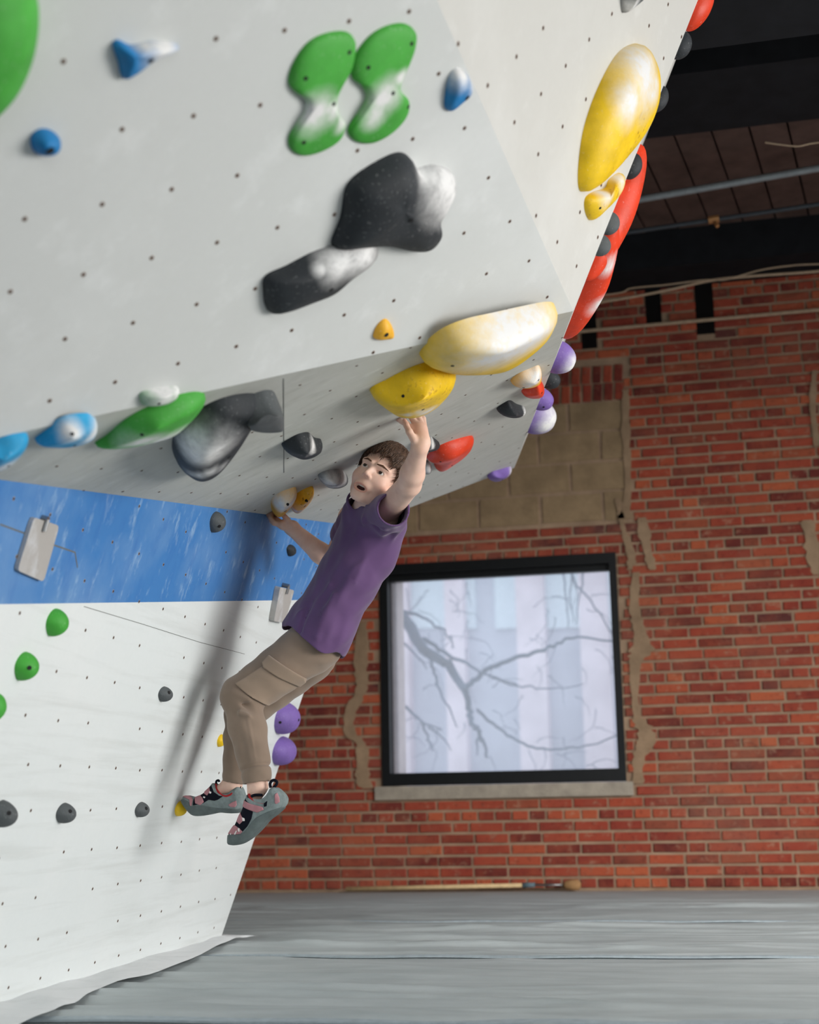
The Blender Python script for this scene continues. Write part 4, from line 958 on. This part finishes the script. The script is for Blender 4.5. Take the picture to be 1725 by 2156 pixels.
# eyes, brows, mouth, hair
M_EYE = simple('eye white', (232, 226, 220), .2, .5, var=.03); M_IRIS = simple('dark brown iris', (48, 34, 28), .15, .5); M_BROW = simple('brown brow hair', (98, 72, 56), .9, .1); M_MOUTH = simple('mouth interior', (58, 20, 20), .6, .3); M_TEETH = simple('teeth', (232, 226, 214), .3, .5, var=.03)
gaze = nrm((.10, 1, .16))
for e in EYE:
    o = sdf_obj('eye', lambda P: ball(hl_(P), e, .0130), hw(e)-.02, hw(e)+.02, .0012, M_EYE, pers)
    io = sdf_obj('iris', lambda P: np.maximum(ball(hl_(P), e, .0135), ball(hl_(P), np.array(e)+gaze*.0130, .0070)), hw(e)-.02, hw(e)+.02, .0007, M_IRIS, o)
for s in (1, -1):
    br = lambda P: np.maximum(np.minimum(np.minimum(cone(hl_(P), (s*.013, .0925, .0185), (s*.030, .0872, .0222), .0024, .0030), cone(hl_(P), (s*.030, .0872, .0222), (s*.051, .0715, .0175), .0030, .0014)), 1), -1)
    sdf_obj('eyebrow', br, hw((s*.03, .08, .02))-.03, hw((s*.03, .08, .02))+.03, .0011, M_BROW, pers)
sdf_obj('mouth_interior', lambda P: elli(hl_(P), (0, .073, -.0735), (.0235, .009, .0105)), hw((0, .08, -.07))-.03, hw((0, .08, -.07))+.03, .0012, M_MOUTH, pers)
sdf_obj('teeth', lambda P: elli(hl_(P), (0, .080, -.0668), (.0120, .006, .0022)), hw((0, .08, -.07))-.03, hw((0, .08, -.07))+.03, .0008, M_TEETH, pers)
def hair_mat():
    t = NT('brown hair'); v = t.coord(); nz = t.noise(v, 180, 4, .7); t.col(t.ramp(nz, [(.3, lin((46, 32, 26))), (.55, lin((84, 60, 44))), (.8, lin((132, 98, 68)))])); t.set(.5, .4); return t.m
M_HAIR = hair_mat()
def hairline(L):
    """positive where there is skin, negative where hair grows (head coordinates)"""
    yy = L[:, 1]; ax = np.abs(L[:, 0])
    z_front = .058+.006*np.sin(L[:, 0]*160)-.012*(ax/.06)**2
    z_side = -.022; z_nape = -.070
    t = np.clip((yy-.012)/.035, 0, 1); t = t*t*(3-2*t); z = z_side+(z_front-z_side)*t
    t2 = np.clip((-.012-yy)/.03, 0, 1); z = z+(z_nape-z_side)*t2*(1-t)
    ear = np.where(ax > .055, .026-np.sqrt((yy+.004)**2+((L[:, 2]+.016)*.9)**2), -1.)
    return np.maximum(z-L[:, 2], ear)
def hair_sdf(P):
    L = hl_(P); d = elli(L, (0, -.018, .032), (.073, .094, .086)); d = smin(d, elli(L, (0, -.05, -.02), (.058, .045, .055)), .03)
    ph_ = np.arctan2(L[:, 0], L[:, 1]+.055); wv = .0012*np.sin(ph_*34+9*vnoise(L[:, 0]*40, L[:, 1]*40, 4))+.0022*(vnoise(L[:, 0]*70+L[:, 2]*30, L[:, 1]*45, 6)-.5)
    thick = .0115+.004*np.clip(L[:, 2]/.1, 0, 1)
    return smax(d-thick-wv, hairline(L)*.7, .006)
HAIR = sdf_obj('hair', hair_sdf, HC-.16, HC+.16, .0022, M_HAIR, pers)
# separate locks lying over the cap and fringe
hb_v = []; hb_f = []
rs = np.random.RandomState(5)
crown = np.array((0, -.055, .10))
for k in range(4200):
    u_ = rs.normal(size=3); u_ /= np.linalg.norm(u_)
    base = np.array((0, -.018, .032))+u_*np.array((.073, .094, .086))*1.08
    if hairline(base[None])[0] > -.006: continue
    nb_ = nrm((base-np.array((0, -.018, .032)))/np.array((.073, .094, .086))**2)
    dr = base-crown; dr = dr-nb_*(dr @ nb_); dr = dr/(np.linalg.norm(dr)+1e-6)+rs.normal(size=3)*.16
    if base[1] > .02: dr = dr+np.array((rs.normal()*.2, .25, -.55))
    dr = nrm(dr-nb_*(dr @ nb_)); Ls = rs.uniform(.018, .034); w_ = rs.uniform(.0012, .0026); sd = np.cross(nb_, dr)
    b0 = len(hb_v)
    for t in (0, .35, .7, 1):
        q = base+dr*Ls*t+nb_*(.0050*math.sin(t*2.6)+.0055-.0065*t*t); ww = w_*(1-t*.85)
        hb_v += [hw(q-sd*ww), hw(q+sd*ww), hw(q+nb_*ww*.9)]
    for i in range(3):
        for j in range(3):
            hb_f.append((b0+i*3+j, b0+i*3+(j+1) % 3, b0+i*3+3+(j+1) % 3, b0+i*3+3+j))
mesh('hair_locks', hb_v, hb_f, M_HAIR, HAIR, True)['kind'] = 'stuff'
# ------------------------------------------------------------------ purple t-shirt (hollow shell)
slA = K(788, 1088, 4.53); slB = K(827, 1073, 4.335); sleeve_dir = nrm(slB-slA)
slA2 = shR+(chest-shR)*.2; slB2 = shR+(elR-shR)*.42
hemA = K(672, 1340, 4.58)
def ridge(P, a, b, amp, w):
    a = np.asarray(a); b = np.asarray(b); ab = b-a; t = np.clip(((P-a) @ ab)/(ab @ ab), 0, 1); q = P-a-t[:, None]*ab
    return amp*np.exp(-(q*q).sum(1)/(w*w))
folds = [(K(806, 1122, 4.42), K(676, 1310, 4.44), .010, .022), (K(826, 1130, 4.44), K(705, 1350, 4.44), -.010, .018), (K(840, 1122, 4.46), K(772, 1290, 4.46), .011, .017),
         (K(818, 1150, 4.44), K(748, 1335, 4.44), .007, .014), (K(735, 1110, 4.46), K(648, 1270, 4.46), -.009, .020), (K(765, 1095, 4.42), K(690, 1200, 4.42), .009, .016),
         (K(852, 1090, 4.46), K(838, 1165, 4.48), -.012, .012), (K(772, 1062, 4.44), K(796, 1110, 4.40), -.009, .012), (K(790, 1050, 4.44), K(810, 1112, 4.38), .008, .012),
         (K(690, 1230, 4.44), K(605, 1300, 4.46), .009, .016), (K(722, 1300, 4.44), K(700, 1380, 4.44), -.009, .014), (K(655, 1255, 4.46), K(635, 1330, 4.45), -.008, .012),
         (K(790, 1130, 4.42), K(740, 1215, 4.42), -.008, .012), (K(700, 1250, 4.43), K(668, 1340, 4.43), .007, .012), (K(752, 1230, 4.43), K(715, 1350, 4.43), .006, .010), (K(735, 1140, 4.44), K(672, 1240, 4.44), .006, .010)]
def shirt_outer(P):
    d = cone(P, K(786, 1098, 4.585), K(735, 1215, 4.58), .098, .094, lat, 1.48)
    d = smin(d, cone(P, K(735, 1215, 4.58), K(672, 1325, 4.58), .094, .106, lat, 1.52), .04)
    d = smin(d, cone(P, K(672, 1325, 4.58), K(652, 1362, 4.58), .106, .116, lat, 1.50), .03)
    d = smin(d, cone(P, slA, slB, .066, .056), .035)
    d = smin(d, cone(P, K(812, 1098, 4.50), K(830, 1096, 4.43), .046, .040), .03)
    d = smin(d, cone(P, K(815, 1110, 4.52), K(800, 1180, 4.54), .062, .055), .03)
    d = smin(d, cone(P, slA2, slB2, .060, .054), .03)
    d = smin(d, cone(P, K(762, 1082, 4.56), K(770, 1076, 4.56), .064, .060), .03)
    for a, b, am, w in folds: d = d-ridge(P, a, b, am, w)
    d = d-ridge(P, K(806, 1135, 4.425), K(690, 1370, 4.42), .0022, .006)
    d = d-.0010*np.sin(P[:, 0]*70+P[:, 2]*40+3*np.sin(P[:, 1]*30))
    return d
hem_n = nrm(np.cross(K(577, 1313, 4.5)-K(722, 1388, 4.5), np.array([0, 1., 0]))); hem_n = hem_n if hem_n[2] < 0 else -hem_n
hem_p = K(650, 1349, 4.5)
nk_c = K(768, 1062, 4.535); nk_n = nrm(hw((0, .0, 0))-neck0)
def shirt_sdf(P):
    o = shirt_outer(P); d = np.maximum(o, -(o+.0062))
    hemw = .010*np.sin(P[:, 0]*30+P[:, 1]*26)+.006*np.sin(P[:, 1]*60)
    d = np.maximum(d, (P-hem_p) @ hem_n-hemw)
    d = np.maximum(d, -np.maximum(cone(P, nk_c-nk_n*.008, nk_c+nk_n*.12, .058, .075), -1))
    d = np.maximum(d, np.where(((P-slA) @ sleeve_dir > .06), (P-slB) @ sleeve_dir-.012, -1))
    d2 = nrm(slB2-slA2); near = cone(P, slA2, slB2+d2*.1, .10, .10); d = np.maximum(d, np.where(near < 0, (P-slB2) @ d2, -1))
    return d
SH = sdf_obj('t_shirt', shirt_sdf, np.minimum(hemA, shR)-np.array([.30, .36, .30]), np.maximum(shL, shR)+np.array([.26, .28, .22]), .0030, M_SHIRT, pers)
# neck rib
nb1 = nrm(np.cross(nk_n, [0, 1., 0])); nb2 = np.cross(nk_n, nb1)
def torus(P, c, n_, R0, r0, fl):
    q = P-c; zz = q @ n_; rr_ = np.sqrt(np.maximum(((q-np.outer(zz, n_))**2).sum(1), 1e-12))-R0; return np.sqrt(rr_**2+(zz/fl)**2)-r0
sdf_obj('collar', lambda P: torus(P, nk_c+nk_n*.004, nk_n, .0600, .0045, 2.4), nk_c-.09, nk_c+.09, .0022, M_SHIRT, SH)
# ------------------------------------------------------------------ khaki trousers
tf = [(K(556, 1500, 4.39), K(482, 1474, 4.42), -.015, .011), (K(556, 1488, 4.39), K(492, 1456, 4.40), .010, .012), (K(552, 1512, 4.38), K(505, 1500, 4.38), .011, .011), (K(520, 1515, 4.37), K(545, 1516, 4.37), -.006, .008),
      (K(500, 1500, 4.40), K(520, 1600, 4.38), -.004, .012), (K(545, 1540, 4.38), K(555, 1610, 4.38), .003, .010), (K(625, 1385, 4.40), K(660, 1350, 4.41), -.006, .009), (K(640, 1400, 4.40), K(690, 1370, 4.41), -.006, .016),
      (K(600, 1335, 4.42), K(640, 1365, 4.41), .004, .016), (K(478, 1480, 4.42), K(492, 1560, 4.40), .003, .012)]
def leg(P, h_, k_, a_, r):
    d = cone(P, h_, k_, r[0], r[1]); m = k_+(a_-k_)*.42
    d = smin(d, cone(P, k_, m, r[1]-.004, r[2]), .022); d = smin(d, cone(P, m, a_, r[2], r[3]), .012); return d
cuL = K(540, 1628, 4.42); cuR = K(497, 1630, 4.62)
def cuff(P, a, b, r0, r1): return cone(P, a, b, r0, r1)
def trous_sdf(P):
    d = cone(P, K(700, 1300, 4.58), K(668, 1350, 4.58), .074, .088, lat, 1.40)
    d = smin(d, leg(P, K(650, 1366, 4.535), K(508, 1465, 4.46), cuL, (.090, .066, .061, .050)), .03)
    d = smin(d, leg(P, K(652, 1380, 4.68), K(515, 1498, 4.66), cuR, (.092, .066, .058, .046)), .02)
    d = d+.007*np.exp(-((P-K(538, 1619, 4.42)) @ nrm(cuL-knL))**2/.006**2)*(cone(P, cuL, K(541, 1640, 4.42), .08, .08) < 0)
    for a, b, am, w in tf: d = d-ridge(P, a, b, am, w)
    d = d-ridge(P, K(522, 1512, 4.39), K(541, 1612, 4.37), .0024, .005)
    d = d-.0012*np.sin(P[:, 2]*80+P[:, 0]*50+2*np.sin(P[:, 1]*30))
    for top_, bot, r in ((K(538, 1619, 4.42), K(541, 1648, 4.42), .0455), (K(498, 1624, 4.62), K(494, 1648, 4.62), .041)):
        ax = nrm(bot-top_); c = cone(P, top_, bot+ax*.04, r, r-.002); c = np.maximum(c, (P-bot) @ ax); d = smin(d, np.maximum(c, -((P-top_) @ ax)), .004)
        nearc = cone(P, top_, bot+ax*.1, .075, .075); d = np.maximum(d, np.where(nearc < 0, (P-bot) @ ax, -1))
        lip = (P-bot) @ ax; d = np.maximum(d, -np.maximum(cone(P, bot-ax*.012, bot+ax*.03, r-.006, r-.006), -1))
    return d
TR = sdf_obj('trousers', trous_sdf, np.minimum(cuL, knL)-np.array([.13, .18, .06]), np.maximum(K(700, 1300, 4.58), hipR)+np.array([.16, .2, .12]), .0032, M_TROUS, pers)
def c6(pts): return [(360+x*.2899, 1250+y*.2899) for x, y in pts]
def patch(name, base, polypx, Y, off, mat, parent, h=.0022, ylim=(4.2, 4.5), rnd=.002, inner=.02):
    pl = xz(polypx, Y); q = np.array(pl)
    def fn(P):
        d = base(P); return smax(np.maximum(d-off, -(d+inner)), np.maximum(poly2(P[:, 0], P[:, 2], pl)+rnd, np.maximum(P[:, 1]-ylim[1], ylim[0]-P[:, 1])), rnd)
    return sdf_obj(name, fn, (q[:, 0].min()-.01, ylim[0]-.01, q[:, 1].min()-.01), (q[:, 0].max()+.01, ylim[1]+.01, q[:, 1].max()+.01), h, mat, parent)
patch('cargo_pocket', trous_sdf, c6([(470, 655), (560, 590), (660, 520), (760, 560), (880, 660), (850, 690), (770, 745), (668, 815), (560, 735)]), 4.41, .007, M_POCKET, TR)
patch('pocket_flap', trous_sdf, c6([(700, 436), (820, 520), (935, 600), (925, 640), (885, 672), (770, 612), (668, 540), (652, 495)]), 4.41, .013, M_POCKET, TR)
# ------------------------------------------------------------------ climbing shoes (worn, parts of the person)
M_SUEDE = simple('grey suede', (128, 140, 140), .9, .15, var=.2, scale=60, bump=.3); M_RUBBER = simple('grey rubber', (96, 106, 106), .7, .3, var=.15, scale=50)
M_SHBLACK = simple('black knit', (22, 24, 34), .9, .1); M_PINK = simple('dusty pink strap', (178, 128, 134), .7, .2); M_REDL = simple('red lining', (170, 44, 48), .8, .2); M_WHITE = simple('white trim', (230, 228, 226), .6, .3)
def cs(pts): return [(370+x*.1507, 1580+y*.1507) for x, y in pts]
def shoe(Y, prof, opening, straps, knit, toe_patch, heel_patch, sole, loop, label, wid, collar, loop2=None, stitches=()):
    pr = [tuple(q) for q in closed_spline(xz(cs(prof), Y), 3)]; q = np.array(pr); xmin, xmax = q[:, 0].min(), q[:, 0].max()
    op = xz(cs(opening), Y)
    def width(P):
        t = np.clip((P[:, 0]-xmin)/(xmax-xmin), 0, 1); return wid[0]+(wid[1]-wid[0])*np.sin(np.clip(t/.75, 0, 1)*math.pi/2)*(1-.30*np.clip((t-.55)/.45, 0, 1))
    def base(P):
        d2 = poly2(P[:, 0], P[:, 2], pr); w = width(P); r = .022
        a = np.maximum(d2+r, 0); dy = np.abs(P[:, 1]-Y)-w+r; b = np.maximum(dy, 0)
        return np.minimum(np.maximum(d2+r, dy), 0)+np.sqrt(a*a+b*b)-r
    lo_ = (xmin-.02, Y-.075, q[:, 1].min()-.02); hi_ = (xmax+.02, Y+.075, q[:, 1].max()+.03)
    opf = lambda P: np.maximum(poly2(P[:, 0], P[:, 2], op), np.abs(P[:, 1]-Y)-.034)
    S_ = sdf_obj('climbing_shoe', lambda P: smax(base(P), -opf(P), .003), lo_, hi_, .0020, M_SUEDE, pers); S_['label'] = label
    def reg(name, poly, off, mat, inn=.004, yl=None):
        pl = xz(cs(poly), Y); yl_ = yl or (Y-.08, Y+.08)
        qq = np.array(pl); lo2 = np.maximum(lo_, (qq[:, 0].min()-.006, yl_[0], qq[:, 1].min()-.006)); hi2 = np.minimum(hi_, (qq[:, 0].max()+.006, yl_[1]+.004, qq[:, 1].max()+.006))
        def fn(P):
            b_ = base(P); return np.maximum(smax(np.maximum(b_-off, -(b_+inn)), np.maximum(poly2(P[:, 0], P[:, 2], pl), np.maximum(P[:, 1]-yl_[1], yl_[0]-P[:, 1])), .0012), -opf(P)-.0005)
        return sdf_obj(name, fn, lo2, hi2, .0017, mat, S_)
    reg('rubber_sole', sole, .0022, M_RUBBER)
    for k_ in knit: reg('knit_upper', k_, .0016, M_SHBLACK)
    for st in straps: reg('strap', st, .0042, M_PINK)
    for tp in toe_patch: reg('toe_patch', tp, .0030, M_PINK)
    reg('heel_patch', heel_patch, .0022, M_PINK, yl=(Y-.08, Y))
    for st in stitches: reg('buckle', st, .0060, M_WHITE)
    # red lined collar around the opening
    mb = MB(); cp = [K(*c_, Y-w_) for c_, w_ in zip(cs(collar[0]), collar[1])]; mb.tube(spline(cp, 5), .0042, 7); mb.build('collar_lining', M_REDL, S_, True)
    mb = MB(); mb.tube(spline([K(*c_, Y-.012) for c_ in cs(loop)], 4), .0048, 7); mb.build('pull_loop', M_SHBLACK, S_, True)
    if loop2: mb = MB(); mb.tube(spline([K(*c_, Y-.012) for c_ in cs(loop2)], 4), .004, 7); mb.build('pull_loop', M_SHBLACK, S_, True)
    return S_
shoe(4.415, [(745, 1290), (752, 1175), (800, 1100), (850, 1035), (910, 930), (960, 830), (1000, 700), (1025, 612), (1130, 640), (1250, 640), (1330, 545), (1400, 515), (1470, 560), (1540, 640), (1548, 720), (1500, 800), (1400, 890), (1300, 965), (1200, 1080), (1090, 1190), (960, 1280), (860, 1312), (790, 1312)],
     [(1020, 560), (1035, 640), (1060, 690), (1150, 728), (1240, 735), (1300, 700), (1330, 640), (1345, 530), (1200, 480)],
     [[(985, 690), (1100, 745), (1275, 790), (1290, 830), (1200, 868), (1080, 830), (972, 780)], [(935, 860), (985, 930), (1010, 970), (950, 1030), (890, 985), (905, 930)]],
     [[(1000, 660), (1060, 720), (1120, 760), (1140, 860), (1120, 950), (1060, 1060), (990, 1130), (940, 1080), (860, 1040), (900, 940), (950, 830)], [(1290, 740), (1340, 700), (1330, 780), (1290, 790)]],
     [[(830, 1040), (890, 1050), (960, 1100), (990, 1135), (955, 1165), (880, 1172), (760, 1168), (775, 1130)]],
     [(1440, 610), (1465, 590), (1500, 660), (1505, 720), (1460, 750), (1438, 735)],
     [(740, 1300), (748, 1180), (800, 1172), (960, 1168), (1010, 1140), (1120, 1000), (1180, 940), (1330, 860), (1520, 790), (1600, 820), (1200, 1200), (900, 1360), (740, 1360)],
     [(1330, 520), (1320, 470), (1340, 430), (1380, 415), (1415, 440), (1405, 480), (1370, 520)], 'free hanging grey climbing shoe with pink straps', (.030, .043),
     ([(1025, 615), (1045, 670), (1120, 725), (1220, 745), (1300, 715), (1335, 640), (1345, 550)], [.020, .032, .037, .038, .036, .030, .012]), stitches=[[(985, 935), (1020, 945), (1025, 985), (995, 985)], [(925, 1085), (950, 1085), (950, 1135), (930, 1130)], [(870, 1170), (900, 1115), (915, 1120), (885, 1175)], [(810, 1172), (820, 1150), (830, 1152), (822, 1178)]])
shoe(4.625, [(95, 690), (120, 640), (170, 628), (250, 645), (330, 640), (430, 590), (500, 520), (555, 455), (640, 560), (760, 580), (840, 520), (900, 500), (940, 560), (972, 690), (960, 770), (900, 850), (800, 870), (620, 858), (480, 885), (330, 908), (240, 890), (160, 810), (110, 740)],
     [(570, 400), (590, 520), (640, 600), (720, 615), (790, 585), (830, 520), (830, 430)],
     [[(310, 650), (385, 622), (430, 660), (455, 720), (400, 765), (330, 740)], [(440, 575), (520, 510), (540, 570), (500, 630), (450, 605)]],
     [[(545, 480), (590, 580), (660, 630), (720, 640), (650, 690), (600, 705), (520, 690), (440, 740), (290, 770), (300, 670), (420, 600), (500, 520)]],
     [[(120, 640), (180, 628), (255, 650), (290, 690), (275, 775), (250, 770), (240, 690), (170, 660)]],
     [(790, 760), (850, 720), (900, 700), (908, 760), (880, 795), (820, 790)],
     [(80, 690), (160, 680), (235, 720), (250, 780), (420, 770), (620, 800), (900, 820), (1000, 800), (960, 920), (300, 960), (80, 800)],
     [(840, 560), (825, 480), (850, 470), (895, 490), (890, 560)], 'grey climbing shoe with its toe on the yellow foothold', (.028, .042),
     ([(560, 470), (580, 560), (640, 625), (720, 640), (800, 595), (835, 530)], [.012, .026, .034, .036, .034, .022]), loop2=[(565, 470), (570, 430), (600, 418), (610, 440)], stitches=[[(530, 570), (560, 580), (555, 605), (530, 600)], [(445, 640), (475, 650), (465, 670), (445, 660)]])
# black anklet cord on the free foot
mb = MB(); mb.tube(spline([K(*c_, 4.385) for c_ in cs([(1060, 640), (1100, 625), (1160, 622), (1210, 625)])], 4), .0045, 7); mb.build('ankle_loop', M_SHBLACK, pers, True)
